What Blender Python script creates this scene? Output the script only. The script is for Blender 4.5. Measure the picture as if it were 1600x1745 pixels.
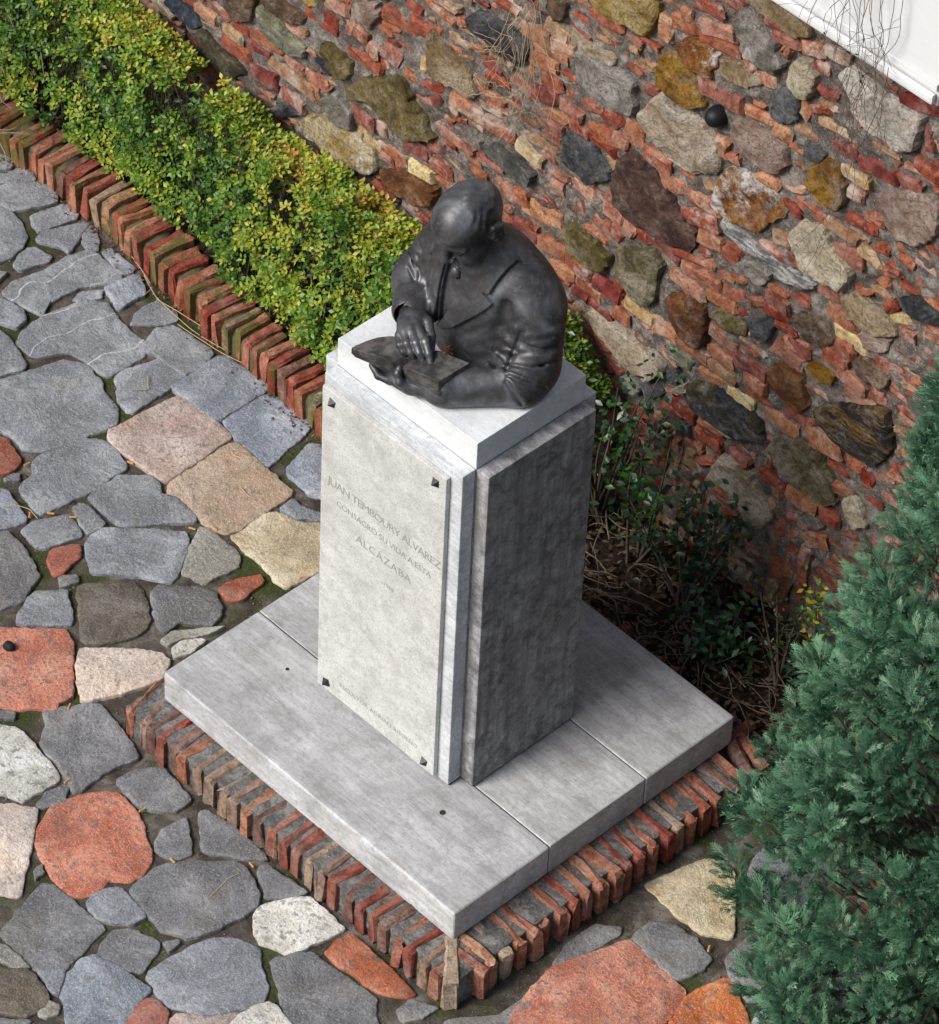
import bpy, bmesh, math, random
import numpy as np
from mathutils import Vector, Matrix

# ------------------------------------------------------------------ scene
SC = bpy.context.scene
COL = SC.collection
for o in list(bpy.data.objects):
    bpy.data.objects.remove(o, do_unlink=True)
R = math.radians
rng = np.random.default_rng(7)
random.seed(7)

# ------------------------------------------------------------------ camera
cam_d = bpy.data.cameras.new('camera')
cam = bpy.data.objects.new('camera', cam_d)
COL.objects.link(cam)
cam_d.sensor_fit = 'HORIZONTAL'
cam_d.sensor_width = 36.0
cam_d.lens = 7814.8 / 1600 * 36.0
cam_d.clip_start = 0.5
cam_d.clip_end = 400.0
_yaw, _pit, _rol = R(134.36337), R(44.97672), R(2.89441)
_fw = Vector((math.cos(_yaw) * math.cos(_pit), math.sin(_yaw) * math.cos(_pit), -math.sin(_pit)))
_rt = _fw.cross(Vector((0, 0, 1))).normalized()
_up = _rt.cross(_fw)
_r2 = math.cos(_rol) * _rt + math.sin(_rol) * _up
_u2 = -math.sin(_rol) * _rt + math.cos(_rol) * _up
_m = Matrix((_r2, _u2, -_fw)).transposed().to_4x4()
_m.translation = Vector((6.70724, -6.80578, 10.57449))
cam.matrix_world = _m
SC.camera = cam

# ------------------------------------------------------------------ light
SUN_AZ, SUN_EL = R(-106), R(43)          # direction towards the sun (azimuth from +x)
world = bpy.data.worlds.new('World')
SC.world = world
world.use_nodes = True
wn = world.node_tree.nodes
wl = world.node_tree.links
wn.clear()
sky = wn.new('ShaderNodeTexSky')
sky.sky_type = 'NISHITA'
sky.sun_disc = False
sky.sun_elevation = SUN_EL
sky.sun_rotation = math.pi / 2 - SUN_AZ
sky.air_density = 1.0
sky.dust_density = 3.0
sky.ozone_density = 0.6
bg = wn.new('ShaderNodeBackground')
bg.inputs['Strength'].default_value = 0.075
wo = wn.new('ShaderNodeOutputWorld')
wl.new(sky.outputs[0], bg.inputs['Color'])
wl.new(bg.outputs[0], wo.inputs['Surface'])
sun_d = bpy.data.lights.new('sun', 'SUN')
sun_d.energy = 2.6
sun_d.angle = R(28)
sun_d.color = (1.0, 0.985, 0.965)
sun = bpy.data.objects.new('sun', sun_d)
COL.objects.link(sun)
_sd = Vector((math.cos(SUN_AZ) * math.cos(SUN_EL), math.sin(SUN_AZ) * math.cos(SUN_EL), math.sin(SUN_EL)))
sun.rotation_euler = _sd.to_track_quat('Z', 'Y').to_euler()
sun.location = _sd * 20
vs = SC.view_settings
vs.view_transform = 'Standard'
vs.look = 'None'
vs.exposure = 0.66
vs.gamma = 1.0
vs.use_curve_mapping = False
SC.cycles.use_denoising = True
SC.cycles.max_bounces = 4
SC.cycles.diffuse_bounces = 2
SC.cycles.glossy_bounces = 2
SC.cycles.transparent_max_bounces = 4

# ------------------------------------------------------------------ helpers
def link(o, parent=None):
    COL.objects.link(o)
    if parent is not None:
        o.parent = parent
    return o

def mesh_np(name, V, F, mat=None, parent=None, smooth=False, loc=None):
    """one mesh object from vertex array and faces (array (n,3)/(n,4) or list)."""
    me = bpy.data.meshes.new(name)
    V = np.asarray(V, dtype=np.float32)
    if isinstance(F, np.ndarray):
        n, k = F.shape
        me.vertices.add(len(V)); me.vertices.foreach_set('co', V.ravel())
        me.loops.add(n * k); me.loops.foreach_set('vertex_index', F.astype(np.int32).ravel())
        me.polygons.add(n)
        me.polygons.foreach_set('loop_start', np.arange(0, n * k, k, dtype=np.int32))
        me.polygons.foreach_set('loop_total', np.full(n, k, dtype=np.int32))
        me.update(calc_edges=True)
    else:
        me.from_pydata([tuple(map(float, v)) for v in V], [], F)
    if smooth:
        me.polygons.foreach_set('use_smooth', np.ones(len(me.polygons), dtype=bool))
    if mat:
        me.materials.append(mat)
    o = bpy.data.objects.new(name, me)
    if loc is not None:
        o.location = loc
    return link(o, parent)

def obj(name, me, parent=None, loc=(0, 0, 0), rot=(0, 0, 0), scale=(1, 1, 1)):
    o = bpy.data.objects.new(name, me)
    o.location = loc; o.rotation_euler = rot; o.scale = scale
    return link(o, parent)

def empty(name, loc=(0, 0, 0)):
    o = bpy.data.objects.new(name, None)
    o.location = loc
    o.empty_display_size = 0.05
    return link(o)

def tag(o, label=None, cat=None, group=None, kind=None):
    if label: o['label'] = label
    if cat: o['category'] = cat
    if group: o['group'] = group
    if kind: o['kind'] = kind
    return o

def box_bm(bm, x0, x1, y0, y1, z0, z1, bev=0.0, seg=2):
    r = bmesh.ops.create_cube(bm, size=1.0)
    vs_ = r['verts']
    for v in vs_:
        v.co = Vector(((x0 + x1) / 2 + v.co.x * (x1 - x0), (y0 + y1) / 2 + v.co.y * (y1 - y0), (z0 + z1) / 2 + v.co.z * (z1 - z0)))
    if bev > 0:
        es = list({e for v in vs_ for e in v.link_edges})
        bmesh.ops.bevel(bm, geom=es, offset=bev, segments=seg, affect='EDGES', profile=0.6)

def bm_obj(name, bm, mat, parent=None, smooth=False, loc=None):
    me = bpy.data.meshes.new(name)
    bm.to_mesh(me); bm.free()
    if smooth:
        for p in me.polygons: p.use_smooth = True
    if mat: me.materials.append(mat)
    o = bpy.data.objects.new(name, me)
    if loc is not None: o.location = loc
    return link(o, parent)

def box(name, x0, x1, y0, y1, z0, z1, mat, parent=None, bev=0.003, seg=2):
    """box whose object origin is its own base centre"""
    cx, cy = (x0 + x1) / 2, (y0 + y1) / 2
    bm = bmesh.new()
    box_bm(bm, x0 - cx, x1 - cx, y0 - cy, y1 - cy, 0, z1 - z0, bev, seg)
    px, py, pz = (parent.location if parent is not None else (0, 0, 0))
    return bm_obj(name, bm, mat, parent, loc=(cx - px, cy - py, z0 - pz))

def vnoise(P, scale, seed=0):
    """cheap smooth value noise on an (n,3) array, result about -1..1"""
    P = np.asarray(P, dtype=np.float64) * scale + seed * 17.31
    i = np.floor(P).astype(np.int64); f = P - i
    f = f * f * (3 - 2 * f)
    out = np.zeros(len(P))
    for dx in (0, 1):
        for dy in (0, 1):
            for dz in (0, 1):
                h = (i[:, 0] + dx) * 374761393 + (i[:, 1] + dy) * 668265263 + (i[:, 2] + dz) * 2147483647 + seed * 144665
                h = (h ^ (h >> 13)) * 1274126177
                h = (h ^ (h >> 16)) & 0xffff
                w = (f[:, 0] if dx else 1 - f[:, 0]) * (f[:, 1] if dy else 1 - f[:, 1]) * (f[:, 2] if dz else 1 - f[:, 2])
                out += w * (h / 32767.5 - 1)
    return out

def tubes(paths, sides=4):
    """list of (points (n,3), radii) -> V, F(quads) of joined tubes"""
    Vs, Fs, off = [], [], 0
    ang = np.arange(sides) / sides * 2 * np.pi
    for pts, rad in paths:
        pts = np.asarray(pts, float); n = len(pts)
        rad = np.broadcast_to(np.asarray(rad, float), (n,))
        t = np.gradient(pts, axis=0); t /= np.linalg.norm(t, axis=1)[:, None] + 1e-9
        ref = np.where(np.abs(t[:, 2:3]) > 0.9, np.array([[1., 0, 0]]), np.array([[0., 0, 1]]))
        a = np.cross(t, ref); a /= np.linalg.norm(a, axis=1)[:, None] + 1e-9
        b = np.cross(t, a)
        ring = pts[:, None] + rad[:, None, None] * (np.cos(ang)[None, :, None] * a[:, None] + np.sin(ang)[None, :, None] * b[:, None])
        Vs.append(ring.reshape(-1, 3))
        k = np.arange(n - 1)[:, None] * sides + np.arange(sides)[None]
        k2 = np.arange(n - 1)[:, None] * sides + (np.arange(sides)[None] + 1) % sides
        Fs.append(np.stack([k, k2, k2 + sides, k + sides], -1).reshape(-1, 4) + off)
        off += n * sides
    return np.concatenate(Vs), np.concatenate(Fs)

# ------------------------------------------------------------------ materials
class NT:
    """small node-tree builder for a Principled material"""
    def __init__(self, name):
        self.m = bpy.data.materials.new(name); self.m.use_nodes = True
        self.t = self.m.node_tree; self.n = self.t.nodes
        self.p = self.n['Principled BSDF']
        self.co = self.n.new('ShaderNodeTexCoord').outputs['Object']
    def new(self, k, **kw):
        n = self.n.new(k)
        for a, b in kw.items(): setattr(n, a, b)
        return n
    def l(self, a, b): self.t.links.new(a, b)
    def mapping(self, scale=(1, 1, 1), rot=(0, 0, 0), rand=False):
        mp = self.new('ShaderNodeMapping')
        mp.inputs['Scale'].default_value = scale; mp.inputs['Rotation'].default_value = rot
        self.l(self.co, mp.inputs['Vector'])
        if rand:
            oi = self.new('ShaderNodeObjectInfo')
            mm = self.new('ShaderNodeMath', operation='MULTIPLY'); mm.inputs[1].default_value = 37.0
            self.l(oi.outputs['Random'], mm.inputs[0]); self.l(mm.outputs[0], mp.inputs['Location'])
        return mp.outputs[0]
    def noise(self, vec, scale, detail=6, rough=0.6, dist=0.0):
        n = self.new('ShaderNodeTexNoise')
        n.inputs['Scale'].default_value = scale; n.inputs['Detail'].default_value = detail
        n.inputs['Roughness'].default_value = rough; n.inputs['Distortion'].default_value = dist
        if vec is not None: self.l(vec, n.inputs['Vector'])
        return n.outputs[0]
    def ramp(self, fac, stops, interp='LINEAR'):
        r = self.new('ShaderNodeValToRGB'); e = r.color_ramp.elements
        r.color_ramp.interpolation = interp
        while len(e) < len(stops): e.new(0.5)
        for el, (p, c) in zip(e, stops):
            el.position = p; el.color = (c[0], c[1], c[2], 1) if not np.isscalar(c) else (c, c, c, 1)
        self.l(fac, r.inputs[0]); return r.outputs[0]
    def mix(self, fac, a, b, mode='MIX'):
        m = self.new('ShaderNodeMix', data_type='RGBA', blend_type=mode)
        for sock, v in ((m.inputs[0], fac), (m.inputs[6], a), (m.inputs[7], b)):
            if isinstance(v, bpy.types.NodeSocket): self.l(v, sock)
            elif np.isscalar(v): sock.default_value = v
            else: sock.default_value = (v[0], v[1], v[2], 1)
        return m.outputs[2]
    def world_noise(self, scale, detail=6, rough=0.65):
        return self.noise(self.new('ShaderNodeNewGeometry').outputs['Position'], scale, detail, rough, .4)
    def objrand(self): return self.new('ShaderNodeObjectInfo').outputs['Random']
    def hsv(self, col, hue=None, sat=None, val=None):
        h = self.new('ShaderNodeHueSaturation'); self.l(col, h.inputs['Color'])
        for k, v in (('Hue', hue), ('Saturation', sat), ('Value', val)):
            if v is None: continue
            if isinstance(v, bpy.types.NodeSocket): self.l(v, h.inputs[k])
            else: h.inputs[k].default_value = v
        return h.outputs[0]
    def remap(self, v, lo, hi, a=0.0, b=1.0):
        m = self.new('ShaderNodeMapRange'); self.l(v, m.inputs[0])
        m.inputs[1].default_value = a; m.inputs[2].default_value = b
        m.inputs[3].default_value = lo; m.inputs[4].default_value = hi
        return m.outputs[0]
    def bump(self, h, strength=0.4, dist=0.005, normal=None):
        b = self.new('ShaderNodeBump'); b.inputs['Strength'].default_value = strength
        b.inputs['Distance'].default_value = dist; self.l(h, b.inputs['Height'])
        if normal is not None: self.l(normal, b.inputs['Normal'])
        return b.outputs[0]
    def done(self, col, rough=0.8, normal=None, spec=0.3, metal=0.0):
        if isinstance(col, bpy.types.NodeSocket): self.l(col, self.p.inputs['Base Color'])
        else: self.p.inputs['Base Color'].default_value = (*col, 1)
        if isinstance(rough, bpy.types.NodeSocket): self.l(rough, self.p.inputs['Roughness'])
        else: self.p.inputs['Roughness'].default_value = rough
        self.p.inputs['Specular IOR Level'].default_value = spec
        self.p.inputs['Metallic'].default_value = metal
        if normal is not None: self.l(normal, self.p.inputs['Normal'])
        return self.m
# outlines measured on the ground, metres: (colour, [(x, y), ...])
PAVING = [
('g',[(-3.134,0.772),(-3.105,0.814),(-3.064,0.801),(-2.996,0.737),(-3.027,0.684)]),
('g',[(-3.014,0.674),(-2.971,0.707),(-2.951,0.663),(-2.964,0.632)]),
('g',[(-2.98,0.705),(-2.977,0.75),(-2.94,0.775),(-2.889,0.751),(-2.909,0.703),(-2.94,0.659)]),
('g',[(-2.947,0.618),(-2.928,0.681),(-2.854,0.782),(-2.814,0.777),(-2.761,0.739),(-2.762,0.706),(-2.817,0.589),(-2.846,0.577),(-2.901,0.58)]),
('g',[(-2.756,0.622),(-2.726,0.755),(-2.654,0.755),(-2.641,0.729),(-2.673,0.59),(-2.71,0.593)]),
('g',[(-2.88,0.563),(-2.807,0.581),(-2.752,0.578),(-2.679,0.547),(-2.651,0.498),(-2.634,0.438),(-2.649,0.373)]),
('g',[(-2.647,0.559),(-2.664,0.605),(-2.606,0.737),(-2.588,0.74),(-2.528,0.615),(-2.525,0.595),(-2.568,0.594),(-2.635,0.558)]),
('g',[(-2.575,0.706),(-2.583,0.746),(-2.549,0.744),(-2.504,0.722),(-2.467,0.684),(-2.49,0.658),(-2.533,0.666)]),
('g',[(-2.599,0.414),(-2.622,0.451),(-2.638,0.506),(-2.624,0.53),(-2.546,0.539),(-2.535,0.511),(-2.563,0.416)]),
('v',[(-2.519,0.307),(-2.537,0.358),(-2.51,0.5),(-2.514,0.567),(-2.486,0.663),(-2.32,0.652),(-2.306,0.644),(-2.321,0.579),(-2.365,0.506),(-2.374,0.386),(-2.334,0.33),(-2.408,0.315),(-2.473,0.305)]),
('b',[(-2.452,0.685),(-2.447,0.723),(-2.411,0.724),(-2.315,0.721),(-2.304,0.694),(-2.326,0.661)]),
('b',[(-2.307,0.572),(-2.288,0.689),(-2.266,0.698),(-2.19,0.665),(-2.188,0.557),(-2.196,0.541)]),
('g',[(-2.333,0.456),(-2.344,0.506),(-2.302,0.562),(-2.272,0.533),(-2.313,0.462)]),
('g',[(-2.52,0.267),(-2.457,0.292),(-2.402,0.291),(-2.356,0.273),(-2.35,0.226),(-2.42,0.185)]),
('v',[(-2.283,0.179),(-2.315,0.219),(-2.329,0.312),(-2.306,0.447),(-2.29,0.489),(-2.225,0.524),(-2.139,0.497),(-2.019,0.494),(-1.965,0.448),(-1.974,0.297),(-2.022,0.288),(-2.092,0.294),(-2.143,0.273),(-2.197,0.184)]),
('g',[(-2.13,0.553),(-2.143,0.601),(-2.137,0.67),(-2.065,0.681),(-2.017,0.658),(-2.034,0.608),(-2.107,0.525)]),
('g',[(-2.616,0.347),(-2.583,0.369),(-2.564,0.303),(-2.594,0.324)]),
('g',[(-2.395,0.165),(-2.322,0.171),(-2.188,0.132),(-2.177,0.114),(-2.208,0.011)]),
('g',[(-2.188,-0.005),(-2.165,0.051),(-2.118,0.226),(-2.074,0.261),(-2.024,0.272),(-1.948,0.252),(-1.913,0.232),(-1.833,0.218),(-1.793,0.188),(-1.778,0.161),(-1.795,0.061),(-1.831,-0.076),(-1.888,-0.126),(-1.925,-0.117),(-2.043,-0.124)]),
('g',[(-1.944,0.317),(-1.95,0.371),(-1.915,0.487),(-1.889,0.501),(-1.824,0.499),(-1.792,0.489),(-1.796,0.447),(-1.785,0.392),(-1.777,0.251),(-1.795,0.239),(-1.854,0.253),(-1.911,0.294)]),
('p',[(-1.736,0.113),(-1.755,0.142),(-1.735,0.403),(-1.709,0.417),(-1.489,0.414),(-1.473,0.395),(-1.458,0.127),(-1.48,0.11),(-1.691,0.097)]),
('s',[(-1.427,0.105),(-1.438,0.136),(-1.445,0.375),(-1.423,0.401),(-1.25,0.392),(-1.153,0.386),(-1.14,0.365),(-1.137,0.147),(-1.157,0.103),(-1.19,0.088),(-1.392,0.087)]),
('b',[(-1.778,0.422),(-1.781,0.517),(-1.787,0.632),(-1.761,0.654),(-1.58,0.669),(-1.562,0.644),(-1.557,0.447),(-1.579,0.43)]),
('b',[(-1.547,0.452),(-1.557,0.62),(-1.513,0.655),(-1.345,0.651),(-1.328,0.626),(-1.29,0.419),(-1.32,0.4),(-1.48,0.424)]),
('b',[(-1.233,0.44),(-1.277,0.58),(-1.241,0.606),(-1.04,0.456),(-1.106,0.425)]),
('g',[(-1.984,0.455),(-2.032,0.57),(-1.998,0.623),(-1.819,0.641),(-1.793,0.564),(-1.8,0.496),(-1.862,0.486),(-1.939,0.49)]),
('g',[(-1.754,-0.25),(-1.768,-0.186),(-1.811,-0.155),(-1.816,-0.102),(-1.785,0.035),(-1.737,0.082),(-1.681,0.079),(-1.605,0.063),(-1.589,0.045),(-1.592,-0.023),(-1.58,-0.068),(-1.594,-0.17),(-1.613,-0.276),(-1.633,-0.285),(-1.718,-0.267)]),
('g',[(-1.562,-0.119),(-1.57,-0.086),(-1.567,-0.01),(-1.576,0.016),(-1.506,0.088),(-1.455,0.088),(-1.42,0.063),(-1.38,0.086),(-1.274,0.078),(-1.259,0.06),(-1.377,-0.102),(-1.426,-0.129),(-1.515,-0.124)]),
('g',[(-1.563,-0.192),(-1.56,-0.16),(-1.537,-0.148),(-1.441,-0.16),(-1.435,-0.175),(-1.443,-0.233),(-1.485,-0.224)]),
('g',[(-1.594,-0.382),(-1.599,-0.331),(-1.553,-0.223),(-1.469,-0.241),(-1.447,-0.259),(-1.484,-0.384),(-1.504,-0.393),(-1.561,-0.388)]),
('b',[(-1.801,-0.324),(-1.761,-0.301),(-1.688,-0.318),(-1.626,-0.334),(-1.616,-0.351),(-1.629,-0.401),(-1.655,-0.444)]),
('r',[(-1.453,-0.392),(-1.462,-0.359),(-1.441,-0.308),(-1.421,-0.286),(-1.401,-0.298),(-1.374,-0.33),(-1.355,-0.406),(-1.373,-0.433),(-1.414,-0.417)]),
('g',[(-1.406,-0.268),(-1.418,-0.241),(-1.423,-0.176),(-1.38,-0.134),(-1.242,0.001),(-1.207,-0.016),(-1.162,-0.064),(-1.106,-0.153),(-1.105,-0.179),(-1.208,-0.247),(-1.301,-0.331),(-1.347,-0.301)]),
('t',[(-1.116,-0.109),(-1.156,-0.057),(-1.217,0.05),(-1.199,0.07),(-1.064,0.074),(-1.03,0.057),(-1.007,0.028),(-1.025,-0.083),(-1.038,-0.098),(-1.103,-0.116)]),
('c',[(-1.12,0.11),(-1.114,0.145),(-1.124,0.261),(-1.105,0.289),(-1.034,0.306),(-0.975,0.365),(-0.904,0.368),(-0.827,0.23),(-0.842,0.088),(-0.896,0.083),(-0.932,0.098),(-1.042,0.099)]),
('r',[(-0.972,-0.078),(-0.975,-0.04),(-0.953,0.019),(-0.931,0.058),(-0.904,0.047),(-0.885,-0.049),(-0.913,-0.094),(-0.95,-0.088)]),
('d',[(-1.637,-0.459),(-1.615,-0.421),(-1.565,-0.42),(-1.511,-0.429),(-1.407,-0.465),(-1.39,-0.487),(-1.375,-0.525),(-1.35,-0.572),(-1.378,-0.671)]),
('d',[(-1.348,-0.433),(-1.344,-0.415),(-1.32,-0.38),(-1.293,-0.398),(-1.315,-0.457)]),
('g',[(-1.304,-0.643),(-1.357,-0.532),(-1.291,-0.451),(-1.235,-0.477),(-1.182,-0.513),(-1.162,-0.538),(-1.25,-0.63),(-1.281,-0.651)]),
('k',[(-1.268,-0.419),(-1.274,-0.397),(-1.204,-0.284),(-1.179,-0.263),(-1.125,-0.271),(-1.031,-0.329),(-0.999,-0.361),(-0.998,-0.427),(-1.041,-0.509),(-1.075,-0.54),(-1.103,-0.545),(-1.188,-0.478)]),
('d',[(-1.102,-0.259),(-1.108,-0.211),(-1.071,-0.183),(-1.027,-0.134),(-0.968,-0.108),(-0.905,-0.133),(-0.886,-0.153),(-0.87,-0.202),(-0.946,-0.274),(-0.943,-0.311),(-0.953,-0.337),(-1.0,-0.322),(-1.053,-0.285)]),
('w',[(-0.882,-0.364),(-0.876,-0.31),(-0.848,-0.265),(-0.83,-0.259),(-0.823,-0.338),(-0.843,-0.381)]),
('t',[(-0.923,-0.363),(-0.928,-0.315),(-0.871,-0.227),(-0.838,-0.183),(-0.842,-0.244),(-0.882,-0.304),(-0.89,-0.366)]),
('r',[(-1.99,-0.168),(-1.946,-0.147),(-1.864,-0.172),(-1.83,-0.191),(-1.823,-0.241),(-1.848,-0.284)]),
('g',[(-1.814,-0.274),(-1.814,-0.239),(-1.8,-0.216),(-1.779,-0.242),(-1.802,-0.275)]),
('g',[(-1.112,0.304),(-1.116,0.37),(-1.07,0.365),(-1.009,0.391),(-0.984,0.369),(-1.04,0.32)]),
('o',[(-1.312,-0.728),(-1.159,-0.572),(-1.092,-0.589),(-0.933,-0.728),(-0.937,-0.777),(-0.919,-0.802),(-0.97,-0.844),(-0.998,-0.887),(-1.067,-0.93)]),
('q',[(-1.005,-0.643),(-1.043,-0.602),(-1.061,-0.577),(-0.935,-0.442),(-0.875,-0.406),(-0.844,-0.408),(-0.799,-0.472),(-0.808,-0.512),(-0.83,-0.59),(-0.877,-0.694),(-0.904,-0.71)]),
('d',[(-0.835,-0.929),(-0.893,-0.861),(-0.928,-0.842),(-0.914,-0.796),(-0.847,-0.691),(-0.74,-0.705),(-0.622,-0.735),(-0.602,-0.756),(-0.623,-0.852),(-0.612,-0.956),(-0.631,-0.977),(-0.741,-0.941)]),
('w',[(-0.99,-0.993),(-0.923,-0.94),(-0.829,-0.952),(-0.724,-0.965),(-0.692,-0.987),(-0.694,-1.047),(-0.699,-1.117),(-0.729,-1.129),(-0.784,-1.162)]),
('d',[(-0.661,-1.097),(-0.677,-1.042),(-0.656,-0.975),(-0.644,-0.976),(-0.607,-1.035),(-0.635,-1.096)]),
('o',[(-0.543,-1.191),(-0.574,-1.155),(-0.609,-1.08),(-0.593,-0.991),(-0.555,-0.92),(-0.519,-0.894),(-0.454,-0.893),(-0.373,-0.916),(-0.344,-0.941),(-0.287,-0.961),(-0.249,-1.003),(-0.233,-1.055),(-0.247,-1.098),(-0.287,-1.129),(-0.278,-1.146),(-0.273,-1.196),(-0.313,-1.254),(-0.402,-1.244),(-0.483,-1.222)]),
('q',[(-0.74,-1.199),(-0.637,-1.112),(-0.596,-1.151),(-0.526,-1.228),(-0.473,-1.295),(-0.416,-1.356),(-0.417,-1.378),(-0.479,-1.413)]),
('d',[(-0.563,-0.857),(-0.556,-0.777),(-0.527,-0.745),(-0.503,-0.718),(-0.375,-0.734),(-0.356,-0.741),(-0.351,-0.793),(-0.373,-0.831),(-0.435,-0.872)]),
('d',[(-0.306,-0.926),(-0.323,-0.874),(-0.312,-0.798),(-0.289,-0.809),(-0.19,-0.881),(-0.202,-0.922),(-0.249,-0.947),(-0.278,-0.951)]),
('d',[(-0.235,-0.804),(-0.294,-0.757),(-0.294,-0.729),(-0.187,-0.709),(-0.053,-0.714),(-0.027,-0.727),(-0.15,-0.836),(-0.183,-0.845)]),
('d',[(-0.203,-1.104),(-0.214,-1.006),(-0.198,-0.945),(-0.078,-0.805),(-0.023,-0.806),(0.06,-0.838),(0.09,-0.874),(0.091,-0.927),(0.069,-1.047),(0.045,-1.101),(-0.022,-1.135),(-0.091,-1.13),(-0.168,-1.12)]),
('d',[(-0.007,-0.774),(-0.013,-0.739),(0.154,-0.719),(0.145,-0.758),(0.087,-0.829)]),
('g',[(-0.255,-1.244),(-0.266,-1.202),(-0.236,-1.127),(-0.101,-1.141),(-0.101,-1.196),(-0.167,-1.249),(-0.203,-1.255)]),
('d',[(-0.338,-1.501),(-0.397,-1.294),(-0.379,-1.273),(-0.276,-1.268),(-0.15,-1.264),(-0.119,-1.391),(-0.107,-1.445),(-0.151,-1.508),(-0.184,-1.517),(-0.264,-1.513)]),
('d',[(-0.079,-1.347),(-0.109,-1.299),(-0.12,-1.244),(-0.095,-1.21),(0.003,-1.175),(0.028,-1.215),(0.057,-1.295),(-0.013,-1.326)]),
('w',[(0.124,-0.904),(0.105,-0.864),(0.127,-0.798),(0.171,-0.734),(0.242,-0.732),(0.33,-0.736),(0.325,-0.789),(0.31,-0.86),(0.291,-0.928),(0.253,-0.93),(0.203,-0.952),(0.167,-0.938)]),
('g',[(0.084,-1.286),(0.068,-1.25),(0.079,-1.13),(0.099,-1.055),(0.136,-1.013),(0.216,-0.977),(0.297,-1.035),(0.339,-1.054),(0.374,-1.095),(0.357,-1.154),(0.303,-1.253),(0.228,-1.297),(0.203,-1.312),(0.152,-1.303)]),
('b',[(-0.026,-1.527),(-0.071,-1.485),(-0.098,-1.408),(-0.086,-1.355),(0.01,-1.328),(0.121,-1.318),(0.137,-1.372),(0.18,-1.482),(0.079,-1.593),(0.008,-1.542)]),
('r',[(0.18,-1.482),(0.143,-1.378),(0.142,-1.34),(0.172,-1.321),(0.221,-1.331),(0.271,-1.38)]),
('p',[(0.25,-1.352),(0.242,-1.308),(0.319,-1.248),(0.356,-1.181),(0.378,-1.209),(0.386,-1.253),(0.285,-1.365)]),
('w',[(0.374,-1.214),(0.373,-1.149),(0.39,-1.091),(0.422,-1.082),(0.496,-1.093),(0.527,-1.121),(0.417,-1.244)]),
('d',[(0.28,-0.974),(0.321,-0.888),(0.35,-0.868),(0.497,-0.852),(0.585,-0.847),(0.692,-0.938),(0.536,-1.111),(0.405,-1.048)]),
('r',[(0.367,-0.836),(0.357,-0.78),(0.368,-0.733),(0.482,-0.731),(0.65,-0.745),(0.645,-0.771),(0.573,-0.827),(0.494,-0.832),(0.41,-0.842)]),
('k',[(-0.248,-1.602),(-0.163,-1.534),(-0.058,-1.55),(-0.031,-1.599),(-0.048,-1.657),(-0.118,-1.709)]),
('g',[(-0.149,-1.519),(-0.097,-1.454),(-0.064,-1.491),(-0.04,-1.529),(-0.06,-1.539)]),
('t',[(-0.029,-1.623),(-0.049,-1.566),(-0.01,-1.549),(0.012,-1.577),(0.005,-1.611)]),
('t',[(-0.318,-1.545),(-0.289,-1.52),(-0.177,-1.523),(-0.209,-1.559),(-0.276,-1.58)]),
('d',[(0.014,-1.175),(0.033,-1.127),(0.052,-1.134),(0.052,-1.181)]),
('d',[(-0.459,-1.279),(-0.461,-1.24),(-0.428,-1.259),(-0.426,-1.297)]),
('d',[(-0.102,-1.723),(-0.024,-1.65),(0.004,-1.69),(-0.051,-1.764)]),
('d',[(-1.044,-0.949),(-0.992,-0.902),(-0.974,-0.926),(-1.015,-0.972)]),
('d',[(0.663,-0.828),(0.665,-0.77),(0.739,-0.729),(0.737,-0.788),(0.711,-0.844)]),
('d',[(0.846,-0.356),(0.82,-0.284),(0.82,-0.168),(0.882,-0.114),(0.9,-0.137),(0.886,-0.254),(0.857,-0.351)]),
('d',[(0.793,-0.739),(0.887,-0.606),(0.882,-0.458),(0.91,-0.455),(0.92,-0.598),(0.936,-0.664),(0.828,-0.783)]),
('o',[(0.967,-0.643),(0.905,-0.573),(0.857,-0.372),(0.873,-0.325),(0.928,-0.149),(0.943,-0.133),(1.066,-0.14),(1.182,-0.152),(1.222,-0.287),(1.237,-0.343)]),
('o',[(1.199,-0.148),(1.231,-0.012),(1.316,-0.046),(1.399,-0.09),(1.457,-0.14),(1.281,-0.336),(1.242,-0.265)]),
('d',[(0.937,-0.111),(0.928,-0.033),(0.969,0.012),(1.071,0.025),(1.143,0.004),(1.162,-0.047),(1.135,-0.126),(1.064,-0.127)]),
('c',[(0.815,0.06),(0.824,0.115),(0.865,0.279),(0.95,0.3),(1.128,0.117),(1.061,0.056),(0.963,0.049),(0.88,0.059)]),
]
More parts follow.
